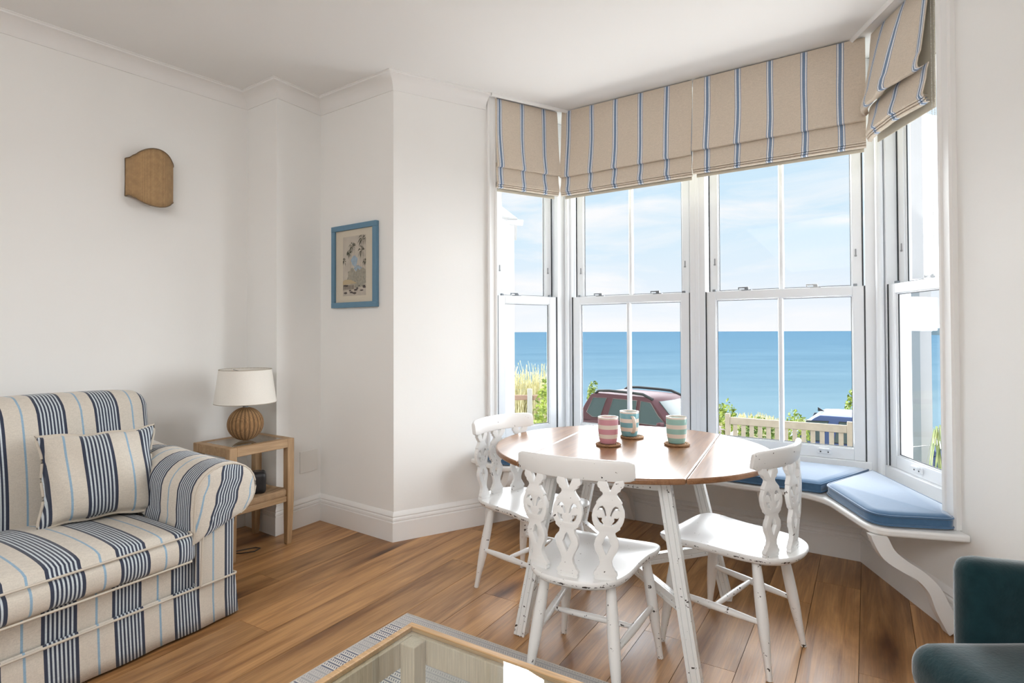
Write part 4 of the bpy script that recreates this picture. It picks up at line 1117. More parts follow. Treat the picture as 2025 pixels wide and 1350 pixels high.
def make_chair():
    root = empty('dining_chair', (0, 0, 0))
    # seat: saddle outline
    half = [(0, .226), (.06, .230), (.12, .232), (.165, .226), (.195, .205), (.207, .17), (.203, .125), (.190, .07), (.182, .0), (.180, -.07), (.174, -.14), (.155, -.205), (.115, -.25), (.06, -.274), (0, -.28)]
    # smooth the outline
    def cat(pts, m=4):
        r = []
        for i in range(len(pts)-1):
            p0 = pts[max(0, i-1)]; p1 = pts[i]; p2 = pts[i+1]; p3 = pts[min(len(pts)-1, i+2)]
            for j in range(m):
                t = j/m
                r.append(tuple(.5*((2*p1[k])+(-p0[k]+p2[k])*t+(2*p0[k]-5*p1[k]+4*p2[k]-p3[k])*t*t+(-p0[k]+3*p1[k]-3*p2[k]+p3[k])*t**3) for k in (0, 1)))
        r.append(pts[-1]); return r
    hs = cat(half)
    outl = hs+[(-x_, y_) for x_, y_ in reversed(hs[1:-1])]
    cy_ = -.02
    rings = []
    def ring(k, z, dz=0):
        return [((x_)*k, cy_+(y_-cy_)*k, z+dz) for x_, y_ in outl]
    def dish(k):
        r = []
        for x_, y_ in outl:
            X, Y = x_*k, cy_+(y_-cy_)*k
            d_ = .011*(1-k**3)*(1 if Y < .12 else max(.0, 1-(Y-.12)/.1))
            edge = -.012*max(0, (Y-.17)/.06)**2*(1-.5*min(1, abs(X)/.2))
            r.append((X, Y, SEATZ-d_+edge))
        return r
    rings += [ring(.86, SEATZ-.034), ring(.945, SEATZ-.030), ring(.985, SEATZ-.020), ring(1.0, SEATZ-.010)]
    rings += [[(x_, y_, z_-.003) for x_, y_, z_ in dish(.997)], dish(.985), dish(.955), dish(.90), dish(.78), dish(.6), dish(.4), dish(.2), dish(.05)]
    b = B(); b.rings(rings); b.build('seat', SEATP, root, smooth=45)
    LG = {}
    for ix in (-1, 1):
        for nm, (tx, ty), (fx, fy) in (('front', (.155, .150), (.200, .200)), ('back', (.118, -.150), (.165, -.215))):
            p0, p1 = (ix*tx, ty, SEATZ-.030), (ix*fx, fy, 0.0)
            LG[nm, ix] = (p0, p1)
            def rad(t): return .0155+.0055*sin(pi*min(1, t*1.15))**1.0*(1 if t < .87 else 1)-.0045*max(0, (t-.6)/.4)
            b = B(); b.tube([tuple(p0[k]+(p1[k]-p0[k])*i/14 for k in range(3)) for i in range(15)], rad, 14); b.build('leg', WHITEP, root, smooth=50)
    def on(nm, ix, z):
        p0, p1 = LG[nm, ix]; t = (p0[2]-z)/(p0[2]-p1[2]); return Vector(tuple(p0[k]+(p1[k]-p0[k])*t for k in range(3)))
    mids = []
    for ix in (-1, 1):
        a, c = on('back', ix, .185), on('front', ix, .205); mids.append((a+c)/2)
        b = B(); b.tube([tuple(a+(c-a)*i/12) for i in range(13)], lambda t: .0085+.0055*sin(pi*t), 12); b.build('side_stretcher', WHITEP, root, smooth=50)
    b = B(); b.tube([tuple(mids[0]+(mids[1]-mids[0])*i/12) for i in range(13)], lambda t: .0080+.0035*sin(pi*t), 12); b.build('cross_stretcher', WHITEP, root, smooth=50)
    # splats, fanned a little and following the crest's curve
    for x0, x1, yb in ((-.118, -.139, -.203), (0, 0, -.236), (.118, .139, -.203)):
        yt = crest_pt(x1, .750)
        rot = (x1/.205)*.40
        vs = []
        for x_, y_, z_ in SPL_V:
            t = z_/SPL_H; y0 = yb+(yt-yb)*t-.010*sin(pi*t)
            xx = x0+(x1-x0)*t; X, Y = x_*cos(rot)-y_*sin(rot), x_*sin(rot)+y_*cos(rot)
            vs.append((xx+X, y0+Y, SEATZ-.008+z_*(.752-SEATZ+.012)/SPL_H))
        b = B(); b.add(vs, SPL_F); b.build('splat', WHITEP, root, smooth=40)
    # crest rail
    rs = []
    nC_ = 26
    for i in range(nC_+1):
        x_ = -.212+.424*i/nC_
        k = 1-.22*max(0, (abs(x_)-.192)/.02)
        tx = .1*x_/.205/.205*1.0
        ang = atan2(.100*x_/.205/.205, 1)
        th = .0115; z0, z1 = .748, .822-.005*(x_/.205)**2
        zc = (z0+z1)/2; h_ = (z1-z0)/2*k
        ring = []
        for a, c in ((-1, -.80), (-.72, -1), (.72, -1), (1, -.80), (1, .55), (.80, .85), (.35, 1), (-.35, 1), (-.80, .85), (-1, .55)):
            z_ = zc+h_*c; y_ = crest_pt(x_, z_)
            o_ = a*th*k
            ring.append((x_-o_*sin(ang), y_+o_*cos(ang), z_))
        rs.append(ring)
    b = B(); b.rings(rs); b.build('crest_rail', WHITEP, root, smooth=42, bevel=.002)
    return root
ch = make_chair()
def place(o, x, y, head, label):
    o.location = (x, y, 0); o.rotation_euler = (0, 0, -radians(head)); tag(o, label, 'chair', 'white painted chairs round the table')
ch2 = copy_tree(ch); ch3 = copy_tree(ch)
place(ch, .293, 2.160, 28, 'white painted chair nearest the camera, seen from behind in front of the table')
ch.location.z = .0034; ch.rotation_euler.x = -.0155
place(ch2, .884, 2.363, -44, 'white painted chair right of the table with its back to the blue cushions')
place(ch3, .090, 2.836, 134, 'white painted chair left of the table by the left side window')

# ------------------------------------------------------------------ mugs and coasters
COASTER = woven('coaster_cane', (.46, .26, .13), (.20, .095, .04), (600, 600, 300))
def banded(name, c, w, z0, period, n_):
    m, n, l, b = newmat(name)
    t = n.new('ShaderNodeTexCoord'); s = n.new('ShaderNodeSeparateXYZ'); l.new(t.outputs['Object'], s.inputs[0])
    ma = n.new('ShaderNodeMapRange'); l.new(s.outputs['Z'], ma.inputs[0]); ma.inputs[1].default_value = 0; ma.inputs[2].default_value = .104
    r = n.new('ShaderNodeValToRGB'); r.color_ramp.interpolation = 'CONSTANT'; l.new(ma.outputs[0], r.inputs[0])
    e = r.color_ramp.elements; e[0].position = 0; e[0].color = (*c, 1); e[1].position = .21; e[1].color = (*w, 1)
    for p, q in ((.37, c), (.57, w), (.73, c), (.945, w)): x_ = e.new(p); x_.color = (*q, 1)
    l.new(r.outputs[0], b.inputs['Base Color']); b.inputs['Roughness'].default_value = .14
    # fine turned ribs in the glaze
    w2 = n.new('ShaderNodeTexWave'); w2.bands_direction = 'Z'; w2.inputs['Scale'].default_value = 60; l.new(t.outputs['Object'], w2.inputs[0])
    bp = n.new('ShaderNodeBump'); bp.inputs['Strength'].default_value = .12; bp.inputs['Distance'].default_value = .001; l.new(w2.outputs['Fac'], bp.inputs['Height']); l.new(bp.outputs[0], b.inputs['Normal'])
    return m
CRM = (.76, .68, .60)
def mug(x, y, mat, rz, label, cl):
    co = empty('coaster', (x+cl[0], y+cl[1], TZ), 0, label[1], 'coaster', 'woven coasters on the table')
    b = B()
    for k in range(5):
        r = .010+k*.0095; b.tube([(r*cos(2*pi*i/40), r*sin(2*pi*i/40), .0045+.0006*sin(i*9)) for i in range(40)], .0046, 6, loop=True)
    b.tube([((.053)*cos(2*pi*i/60), .053*sin(2*pi*i/60), .0055+.0011*sin(i*2*pi/3)) for i in range(60)], .0055, 6, loop=True)
    b2 = b.build('woven_rings', COASTER, co, smooth=70); b2['kind'] = 'stuff'
    m = empty('mug', (x, y, TZ+.0112), rz, label[0], 'mug', 'banded mugs on the table'); m.scale = (1.13, 1.13, 1.13)
    b = B(); b.lathe([(.001, .0), (.031, .0), (.0335, .003), (.0365, .016), (.0395, .034), (.0408, .055), (.0412, .104), (.0405, .1062), (.0385, .1062), (.0378, .104), (.0372, .055), (.035, .02), (.028, .008), (.001, .0075)], 44, cap=False)
    b.build('body', mat, m, smooth=50)
    b = B(); pts = []
    for i in range(15):
        a = -pi/2+pi*i/14; pts.append((.0385+.030*cos(a)**.8 if cos(a) > 0 else .0385, 0, .053+.034*sin(a)))
    rs = []
    for i, p in enumerate(pts):
        q0 = Vector(pts[max(0, i-1)]); q1 = Vector(pts[min(14, i+1)]); t = (q1-q0).normalized(); nn = Vector((t.z, 0, -t.x))
        rs.append([tuple(Vector(p)+nn*.0038*cos(2*pi*k/10)+Vector((0, 1, 0))*.0080*sin(2*pi*k/10)) for k in range(10)])
    b.rings(rs); b.build('handle', plain('mug_glaze', (.72, .63, .53), .15), m, smooth=70)
    return m
mug(.442, 2.690, banded('mug_pink', (.60, .29, .34), CRM, 0, 0, 0), 1.9, ('pink and cream banded mug, leftmost of the three on the table', 'round woven coaster under the pink banded mug'), (0, -.004))
mug(.578, 2.880, banded('mug_blue', (.19, .42, .48), CRM, 0, 0, 0), -1.45, ('blue and cream banded mug with its handle towards the camera', 'round woven coaster under the blue banded mug'), (.012, -.004))
mug(.757, 2.690, banded('mug_mint', (.31, .53, .48), CRM, 0, 0, 0), 1.25, ('mint green and cream banded mug, rightmost of the three on the table', 'round woven coaster under the mint green banded mug'), (0, -.004))

# ------------------------------------------------------------------ rug and coffee table
ra = radians(122.6); rb = Vector((sin(ra), cos(ra))); rav = Vector((-rb.y, rb.x))      # rb along the right-hand edge, rav away from the camera
rc = Vector((-.470, 2.600))
def rugmat():
    m, n, l, b = newmat('rug_weave')
    t = n.new('ShaderNodeTexCoord'); s = n.new('ShaderNodeSeparateXYZ'); l.new(t.outputs['Object'], s.inputs[0])
    def math_(op, a, b_=None, c=None):
        q = n.new('ShaderNodeMath'); q.operation = op
        for i, v in enumerate((a, b_, c)):
            if v is None: continue
            if isinstance(v, (int, float)): q.inputs[i].default_value = v
            else: l.new(v, q.inputs[i])
        return q.outputs[0]
    X, Y = s.outputs['X'], s.outputs['Y']
    # rows run along x; pitch 30 mm: navy line, then a row of slanting stitches on white
    row = math_('FRACT', math_('DIVIDE', Y, .030))
    st_ = math_('FRACT', math_('ADD', math_('DIVIDE', X, .0105), math_('MULTIPLY', row, 1.6)))
    st2 = math_('FRACT', math_('DIVIDE', math_('ADD', X, math_('MULTIPLY', Y, .6)), .0052))
    line = math_('LESS_THAN', row, .24)
    dash = math_('MULTIPLY', math_('LESS_THAN', st_, .42), math_('GREATER_THAN', row, .45))
    dash = math_('MULTIPLY', dash, math_('LESS_THAN', row, .86))
    flip = math_('GREATER_THAN', math_('FRACT', math_('DIVIDE', Y, .24)), .55)
    soft = math_('MULTIPLY', math_('LESS_THAN', st2, .5), .45)
    k = math_('MAXIMUM', math_('MULTIPLY', line, math_('ADD', math_('MULTIPLY', math_('GREATER_THAN', st2, .22), .7), .25)), math_('MULTIPLY', dash, .9))
    pl_ = math_('MAXIMUM', math_('MULTIPLY', flip, soft), math_('MULTIPLY', k, math_('SUBTRACT', 1, math_('MULTIPLY', flip, .55))))
    mx_ = n.new('ShaderNodeMixRGB'); l.new(pl_, mx_.inputs[0]); mx_.inputs[1].default_value = (.68, .65, .60, 1); mx_.inputs[2].default_value = (.035, .055, .13, 1)
    nz = n.new('ShaderNodeTexNoise'); nz.inputs['Scale'].default_value = 260; l.new(t.outputs['Object'], nz.inputs['Vector'])
    mr = n.new('ShaderNodeMapRange'); l.new(nz.outputs[0], mr.inputs[0]); mr.inputs[3].default_value = .75; mr.inputs[4].default_value = 1.2
    mu = n.new('ShaderNodeMixRGB'); mu.blend_type = 'MULTIPLY'; mu.inputs[0].default_value = 1; l.new(mx_.outputs[0], mu.inputs[1]); l.new(mr.outputs[0], mu.inputs[2]); l.new(mu.outputs[0], b.inputs['Base Color'])
    b.inputs['Roughness'].default_value = .95
    bp = n.new('ShaderNodeBump'); bp.inputs['Strength'].default_value = .5; bp.inputs['Distance'].default_value = .003; l.new(nz.outputs[0], bp.inputs['Height']); l.new(bp.outputs[0], b.inputs['Normal'])
    return m
RW, RL = 1.80, 2.40          # along rb, towards the camera
rug = empty('rug', (rc.x, rc.y, 0), atan2(rb.y, rb.x), 'flat woven rug with rows of navy and white stitches under the coffee table', 'rug')
# local x = rb, local y = left of rb = away from the camera... the rug lies towards -y
b = B(); b.box(.010, RW-.010, -RL+.010, -.010, .0008, .006); b.build('weave', rugmat(), rug, bevel=.002)
RB_ = plain('rug_binding', (.56, .53, .49), .95, noise_s=160, noise_a=.15, bump=.3)
b = B(); b.tube([(.008, -.008, .0042), (.008, -RL+.008, .0042), (RW-.008, -RL+.008, .0042), (RW-.008, -.008, .0042)], .0042, 6, loop=True); b.build('binding', RB_, rug, smooth=70)

ca = Vector((-.185, -.292)).normalized()      # along the left edge, towards the camera
cbv = Vector((-ca.y, ca.x))                   # to the right
CT_Z = .445
cc = Vector((-.282, 1.628))
ct = empty('coffee_table', (cc.x, cc.y, 0), atan2(cbv.y, cbv.x), 'pale wood coffee table with a glass top standing on the striped rug', 'table')
# local x = cbv (right), local y = -ca (away); the table lies towards -y
CWd, CLn = .62, 1.10
fr_ = .018
for x0, x1, y0, y1 in ((0, CWd, -fr_, 0), (0, CWd, -CLn, -CLn+fr_), (0, fr_, -CLn+fr_, -fr_), (CWd-fr_, CWd, -CLn+fr_, -fr_)):
    B().box(x0, x1, y0, y1, CT_Z-.014, CT_Z).build('top_edge', CREAMW, ct, bevel=.002)
PALEW = wood('washed_oak', (.60, .50, .38), (.50, .40, .29), 2, 2.0, .6)
for x0, x1, y0, y1 in ((.006, CWd-.006, -.030, -.006), (.006, CWd-.006, -CLn+.006, -CLn+.030), (.006, .030, -CLn+.030, -.030), (CWd-.030, CWd-.006, -CLn+.030, -.030)):
    B().box(x0, x1, y0, y1, CT_Z-.082, CT_Z-.0145).build('apron', PALEW, ct, bevel=.002)
B().box(fr_+.001, CWd-fr_-.001, -CLn+fr_+.001, -fr_-.001, CT_Z-.010, CT_Z-.003).build('glass_top', TGLASS, ct)
for x0 in (.030, CWd-.078):
    for y0 in (-.078, -CLn+.030):
        B().box(x0, x0+.048, y0, y0+.048, .0062, CT_Z-.0145).build('leg', PALEW, ct, bevel=.003)
# cream knitted ball shapes under the glass
KNIT = plain('cream_knit', (.66, .60, .50), .95, .1, noise_s=180, noise_a=.18, bump=.5, bscale=220)
def ball(x, y, r, label):
    p = ct.matrix_basis
    w = cc+cbv*x-ca*y
    o = empty('knitted_ball', (w.x, w.y, .0062), 0, label, 'ornament')
    b = B(); rs = []
    for i in range(15):
        a = -pi/2+pi*(i+.3)/14.6; rr = r*cos(a)
        rs.append([(max(.002, rr)*(1+.03*cos(9*2*pi*k/54))*cos(2*pi*k/54), max(.002, rr)*(1+.03*cos(9*2*pi*k/54))*sin(2*pi*k/54), r*.82*(1+sin(a))) for k in range(54)])
    b.rings(rs); b.build('knit_cover', KNIT, o, smooth=70)
    b = B(); b.lathe([(.012, 0), (.014, .004), (.008, .008), (.001, .009)], 14, (0, 0, r*1.62)); b.build('button', KNIT, o, smooth=60)
ball(.20, -.25, .085, 'cream knitted ball on the rug seen through the glass of the coffee table')

# ------------------------------------------------------------------ armchair
ac = empty('armchair', (1.052, 1.405, -.012), 0, 'dark teal velvet tub armchair against the right wall, beside the window seat bracket', 'armchair')
# local: x = towards its back (right in the picture), y = away from the camera
def fseat(x, y, z, u, v, w): return (x+.30, y-.14, z+.388+.022*(1-u*u)*(1-v*v)*(w > 0)+.004*sin(x*9))
b = B(); b.add(*rbox(.33, .29, .072, .062, 16, fseat)); b.build('seat_cushion', TEALV, ac, smooth=70)
def fbase(x, y, z, u, v, w): return (x+.325, y-.14, z+.228)
b = B(); b.add(*rbox(.30, .28, .105, .03, 8, fbase)); b.build('base', TEALV, ac, smooth=60)
def farm(x, y, z, u, v, w):
    top = .055*(u*.5+.5)*(-1)
    return (x+.43, y+.165, z+.385+(top*(w*.5+.5))+.010*(1-u*u)*(1-w*w)*(1 if v < 0 else -1)*-1)
b = B(); b.add(*rbox(.30, .055, .275, .050, 14, farm)); b.build('arm', TEALV, ac, smooth=70)
b = B(); b.add(*rbox(.30, .055, .275, .050, 14, lambda x, y, z, u, v, w: (lambda q: (q[0], -.28-q[1], q[2]))(farm(x, y, z, u, v, w)))); b.build('arm', TEALV, ac, smooth=70)
def fback(x, y, z, u, v, w): return (x+.655+(z+.3)*.10, y-.14, z+.47)
b = B(); b.add(*rbox(.075, .33, .36, .06, 14, fback)); b.build('backrest', TEALV, ac, smooth=70)
DKW = wood('dark_leg_wood', (.10, .055, .03), (.05, .025, .012), 2, 2, .4)
for x0, y0 in ((.06, .08), (.06, -.36), (.58, .08), (.58, -.36)):
    b = B(); b.lathe([(.014, .012), (.022, .13)], 14, (x0, y0, 0)); b.build('leg', DKW, ac, smooth=40)
ac.rotation_euler = (0, 0, radians(-3))
# ------------------------------------------------------------------ outside
nq = nC                                    # outward normal of the front of the bay
def oq(q, s):                              # outdoor point: q metres along the outward normal from the camera, s along the front
    p = nq*q+dC*s
    return p
GRASS = plain('lawn', (.13, .17, .05), .95, .1, noise_s=3, noise_a=.35)
TERR = plain('terrace_paving', (.36, .33, .29), .9, .2, noise_s=6, noise_a=.12)
ROADM = plain('asphalt', (.17, .17, .175), .9, .2, noise_s=30, noise_a=.12)
VERGE = plain('cliff_verge', (.22, .20, .09), .95, .1, noise_s=1.2, noise_a=.45)
def slab(name, q0, q1, s0, s1, z0, z1, mat, zt=None):
    b = B(); ps = [oq(q0, s0), oq(q0, s1), oq(q1, s1), oq(q1, s0)]
    zz = [z1, z1, zt if zt is not None else z1, zt if zt is not None else z1]
    vs = [(p.x, p.y, z0) for p in ps]+[(p.x, p.y, z) for p, z in zip(ps, zz)]
    b.add(vs, [(3, 2, 1, 0), (4, 5, 6, 7), (0, 1, 5, 4), (1, 2, 6, 5), (2, 3, 7, 6), (3, 0, 4, 7)])
    return struct(b.build(name, mat))
slab('terrace', 4.25, 9.6, -14, 16, -1.4, -.90, TERR)
slab('garden_bank', 9.6, 11.4, -16, 18, -2.2, -.92, GRASS, -1.9)
slab('road', 11.4, 17.0, -25, 40, -2.3, -1.95, ROADM)
slab('verge', 17.0, 22.0, -30, 50, -3.2, -1.93, VERGE, -1.98)
slab('cliff_slope', 22.0, 40.0, -40, 80, -12.5, -1.98, VERGE, -12.0)
# sea
def seamat():
    m, n, l, b = newmat('sea_water'); t = n.new('ShaderNodeTexCoord')
    mp = n.new('ShaderNodeMapping'); mp.inputs['Scale'].default_value = (.004, .012, .01); mp.inputs['Rotation'].default_value = (0, 0, .25); l.new(t.outputs['Object'], mp.inputs[0])
    nz = n.new('ShaderNodeTexNoise'); nz.inputs['Scale'].default_value = 1.0; nz.inputs['Detail'].default_value = 7; nz.inputs['Roughness'].default_value = .6; l.new(mp.outputs[0], nz.inputs['Vector'])
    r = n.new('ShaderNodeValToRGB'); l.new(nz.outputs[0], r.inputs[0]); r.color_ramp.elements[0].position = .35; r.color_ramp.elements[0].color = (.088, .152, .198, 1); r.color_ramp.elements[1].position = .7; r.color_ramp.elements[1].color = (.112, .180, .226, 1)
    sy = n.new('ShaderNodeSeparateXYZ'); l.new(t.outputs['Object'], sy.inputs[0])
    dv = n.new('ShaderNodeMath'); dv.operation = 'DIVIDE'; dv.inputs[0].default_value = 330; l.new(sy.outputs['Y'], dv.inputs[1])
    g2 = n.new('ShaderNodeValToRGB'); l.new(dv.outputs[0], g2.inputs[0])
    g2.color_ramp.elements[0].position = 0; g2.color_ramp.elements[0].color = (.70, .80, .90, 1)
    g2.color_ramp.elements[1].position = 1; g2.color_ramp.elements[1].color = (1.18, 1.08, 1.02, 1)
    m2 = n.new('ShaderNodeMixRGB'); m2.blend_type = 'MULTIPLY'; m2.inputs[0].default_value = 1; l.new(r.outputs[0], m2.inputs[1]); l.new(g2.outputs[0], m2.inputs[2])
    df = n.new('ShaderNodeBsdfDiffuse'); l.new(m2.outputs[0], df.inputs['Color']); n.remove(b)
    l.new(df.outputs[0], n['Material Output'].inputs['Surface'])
    return m
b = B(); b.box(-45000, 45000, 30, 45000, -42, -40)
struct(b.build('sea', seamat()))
# distant headland
b = B(); hp = [(3560, -40), (3640, 16), (3800, 34), (3900, 46), (4200, 70), (4700, 90), (5600, 80), (5600, -40)]
vs = [(x_, 4990+(x_-3560)*.02, z_) for x_, z_ in hp]+[(x_, 5600, z_) for x_, z_ in hp]; n_ = len(hp)
b.add(vs, [tuple(range(n_)), tuple(range(2*n_-1, n_-1, -1))]+[(i, (i+1) % n_, n_+(i+1) % n_, n_+i) for i in range(n_)])
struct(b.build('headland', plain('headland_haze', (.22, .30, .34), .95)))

# bench on the terrace
BW = plain('weathered_bench_wood', (.37, .325, .26), .8, .2, noise_s=14, noise_a=.18)
bl, br_ = Vector((3.10, 8.30)), Vector((4.325, 7.53))
bdv = (br_-bl).normalized(); bc_ = (bl+br_)/2; BLn = (br_-bl).length+.06
bench = empty('garden_bench', (bc_.x, bc_.y, -.90), atan2(bdv.y, bdv.x), 'weathered wooden slatted bench facing the sea outside the right centre window', 'bench')
hw = BLn/2
for s_ in (-1, 1):
    B().box(s_*hw-.032, s_*hw+.032, -.030, .030, 0, .975).build('back_post', BW, bench, bevel=.006)
    B().box(s_*hw-.032, s_*hw+.032, .46, .52, 0, .62).build('front_leg', BW, bench, bevel=.006)
    B().box(s_*hw-.035, s_*hw+.035, .03, .56, .62, .65).build('armrest', BW, bench, bevel=.006)
B().box(-hw+.032, hw-.032, -.022, .022, .825, .925).build('top_rail', BW, bench, bevel=.006)
B().box(-hw+.032, hw-.032, -.020, .020, .44, .51).build('lower_rail', BW, bench, bevel=.004)
for k in range(13):
    x_ = -hw+.10+(2*hw-.20)*k/12
    B().box(x_-.028, x_+.028, -.010, .010, .51, .825).build('back_slat', BW, bench, bevel=.003)
for k in range(5): B().box(-hw, hw, .05+k*.09, .12+k*.09, .415, .437).build('seat_slat', BW, bench, bevel=.003)

# cars on the road
def make_car(L_, Wd, Ht, body, suv):
    root = empty('car', (0, 0, 0))
    GL = plain('car_glass', (.075, .10, .105), .15, .15)
    TRIMB = plain('car_black_trim', (.02, .02, .022), .5)
    belt = .60*Ht; hw_ = Wd/2
    # stations along x from the tail: (x, z bottom, z shoulder, half width at shoulder)
    st_ = [(0.0, .42, .86, .70), (.06, .36, .95, .80), (.35, .30, belt, .93), (1.0, .26, belt-.01, 1.0), (2.0, .24, belt-.03, 1.0), (2.9, .26, belt-.05, .99), (3.4, .28, belt-.09, .95), (3.95, .32, belt-.17, .84), (L_-.08, .36, belt-.30, .70), (L_, .42, .60, .60)]
    rs = []
    for x_, zb_, zs, k in st_:
        x_ = x_*L_/4.3 if x_ < L_-.2 else x_
        w = hw_*k
        rs.append([(x_, -w*.92, zb_), (x_, -w, zb_+.14), (x_, -w*1.0, (zb_+zs)/2+.05), (x_, -w*.965, zs-.05), (x_, -w*.90, zs), (x_, 0, zs+.035), (x_, w*.90, zs), (x_, w*.965, zs-.05), (x_, w, (zb_+zs)/2+.05), (x_, w, zb_+.14), (x_, w*.92, zb_)])
    B().rings(rs).build('body_shell', body, root, smooth=35, bevel=.02)
    # cabin
    a0, a1 = (.22, .50) if suv else (.25, .75)
    b0, b1 = (3.05, 2.35)
    k = L_/4.3
    rf = Ht-.02
    def cab(x_, z_, w): return [(x_, -hw_*w, z_), (x_, hw_*w, z_)]
    secs_ = [(belt-.05, a0*k, b0*k, .93), (belt+.02, a0*k+.01, (b0-.06)*k, .915), (Ht*.80, (a0+a1)/2*k, (b0+b1)/2*k-.05, .83), (rf-.07, a1*k, b1*k+.03, .755), (rf-.015, (a1+.10)*k, (b1-.10)*k, .70), (rf+.012, (a1+.35)*k, (b1-.40)*k, .55)]
    rs = [[(x0, -hw_*w, z_), (x1-.10, -hw_*w, z_), (x1, -hw_*w*.80, z_), (x1+.05, 0, z_), (x1, hw_*w*.80, z_), (x1-.10, hw_*w, z_), (x0, hw_*w, z_), (x0-.04, 0, z_)] for z_, x0, x1, w in secs_]
    B().rings(rs).build('cabin', body, root, smooth=35, bevel=.01)
    # side panes and windscreen sit 6 mm proud of the cabin
    def side(z_):
        # width of the cabin at height z
        for i in range(len(secs_)-1):
            if secs_[i][0] <= z_ <= secs_[i+1][0]:
                t = (z_-secs_[i][0])/(secs_[i+1][0]-secs_[i][0]); return hw_*(secs_[i][3]+(secs_[i+1][3]-secs_[i][3])*t), secs_[i][1]+(secs_[i+1][1]-secs_[i][1])*t, secs_[i][2]+(secs_[i+1][2]-secs_[i][2])*t
        return hw_*.7, 0, 0
    zl, zh = belt+.035, rf-.115
    for sgn in (-1, 1):
        for nm, poly in (('quarter_window', [(.46, zl+.10), (.60, zh-.02), (1.02, zh), (.90, zl+.01), (.66, zl)]), ('door_window', [(1.12, zl+.0), (1.22, zh), (1.92, zh+.005), (1.94, zl-.01)]), ('door_window', [(2.04, zl-.01), (2.03, zh+.005), (2.30, zh-.015), (2.56, zl+.20), (2.84, zl-.015)])):
            b = B(); n_ = len(poly)
            o_ = [(x_*k, sgn*(side(z_)[0]+.006), z_) for x_, z_ in poly]; i_ = [(x_*k, sgn*(side(z_)[0]-.02), z_) for x_, z_ in poly]
            b.add(o_+i_, [tuple(range(n_)), tuple(range(2*n_-1, n_-1, -1))]+[(j, (j+1) % n_, n_+(j+1) % n_, n_+j) for j in range(n_)])
            w_ = b.build(nm, GL, root)
            b = B(); b.tube(o_, .009, 6, loop=True); b.build('window_seal', plain('car_window_seal', (.20, .17, .17), .6, .1) if suv else TRIMB, w_, smooth=70)
        B().box(1.30*k, 1.46*k, sgn*hw_*.985-.012, sgn*hw_*.985+.022, belt-.16, belt-.135).build('door_handle', TRIMB if not suv else CHROME, root, bevel=.005)
        B().box(2.14*k, 2.30*k, sgn*hw_*.985-.012, sgn*hw_*.985+.022, belt-.17, belt-.145).build('door_handle', TRIMB if not suv else CHROME, root, bevel=.005)
        b = B(); b.add(*rbox(.06, .10, .065, .04, 5, lambda x, y, z, u, v, w: (x+2.72*k, sgn*(hw_*1.06)+y, z+belt+.06))); b.build('wing_mirror', body, root, smooth=60)
        b = B(); b.add(*rbox(.02, .05, .08, .02, 4, lambda x, y, z, u, v, w: (x+.03, sgn*(hw_*.66)+y, z+.80))); b.build('tail_light', plain('tail_light', (.35, .015, .02), .2), root, smooth=60)
        if suv:
            b = B(); b.tube([((a1+.12)*k, sgn*hw_*.70, rf-.02), ((a1+.22)*k, sgn*hw_*.70, rf+.045), ((a1+.55)*k, sgn*hw_*.70, rf+.066), (1.7*k, sgn*hw_*.70, rf+.060), ((b1-.30)*k, sgn*hw_*.70, rf+.045), ((b1-.02)*k, sgn*hw_*.72, rf-.055)], .034, 8)
            b.build('roof_rail', plain('roof_rail', (.045, .048, .05), .6, .2), root, smooth=60)
    for t0, t1, nm in ((.12, .88, 'windscreen'),):
        b = B(); z0_, z1_ = belt+.03, rf-.10
        w0, _, x0 = side(z0_); w1, _, x1 = side(z1_)
        o_ = [(x0+.030, -w0*.78, z0_), (x0+.075, 0, z0_), (x0+.030, w0*.78, z0_), (x1+.030, w1*.78, z1_), (x1+.07, 0, z1_), (x1+.030, -w1*.78, z1_)]
        i_ = [(x_-.09, y_, z_) for x_, y_, z_ in o_]
        b.add(o_+i_, [(0, 1, 4, 5), (1, 2, 3, 4), (11, 10, 7, 6), (10, 9, 8, 7), (0, 6, 7, 1), (1, 7, 8, 2), (2, 8, 9, 3), (3, 9, 10, 4), (4, 10, 11, 5), (5, 11, 6, 0)])
        b.build('windscreen', GL, root, smooth=30)
    TY_ = plain('tyre', (.015, .015, .015), .8)
    for x_ in (.82*k, 3.42*k):
        for sgn in (-1, 1):
            y_ = sgn*(hw_-.10); b = B(); rs = []
            for r_, o_ in ((.20, -.10), (.31, -.10), (.335, -.07), (.335, .07), (.31, .10), (.20, .10)):
                rs.append([(x_+r_*cos(2*pi*q/28), y_+o_, .335+r_*sin(2*pi*q/28)) for q in range(28)])
            b.rings(rs); wv = b.build('wheel', TY_, root, smooth=40)
            b = B(); rs = [[(x_+r_*cos(2*pi*q/20), y_+sgn*o_, .335+r_*sin(2*pi*q/20)) for q in range(20)] for r_, o_ in ((.20, .085), (.19, .105), (.05, .098))]
            b.rings(rs); b.build('hub_cap', CHROME, wv, smooth=40)
    if not suv:
        b = B(); b.add([(.72, -.010, rf), (.86, -.010, rf), (.72, -.004, rf+.085), (.72, .010, rf), (.86, .010, rf), (.72, .004, rf+.085)], [(0, 1, 2), (3, 5, 4), (0, 3, 4, 1), (1, 4, 5, 2), (2, 5, 3, 0)])
        b.build('roof_antenna', TRIMB, root)
    return root
MAROON = plain('maroon_car_paint', (.10, .05, .058), .55, .05)
NAVYC = plain('blue_car_paint', (.07, .10, .22), .5, .08)
car1 = make_car(4.30, 1.82, 1.66, MAROON, True)
h1 = atan2(-.72, .69)
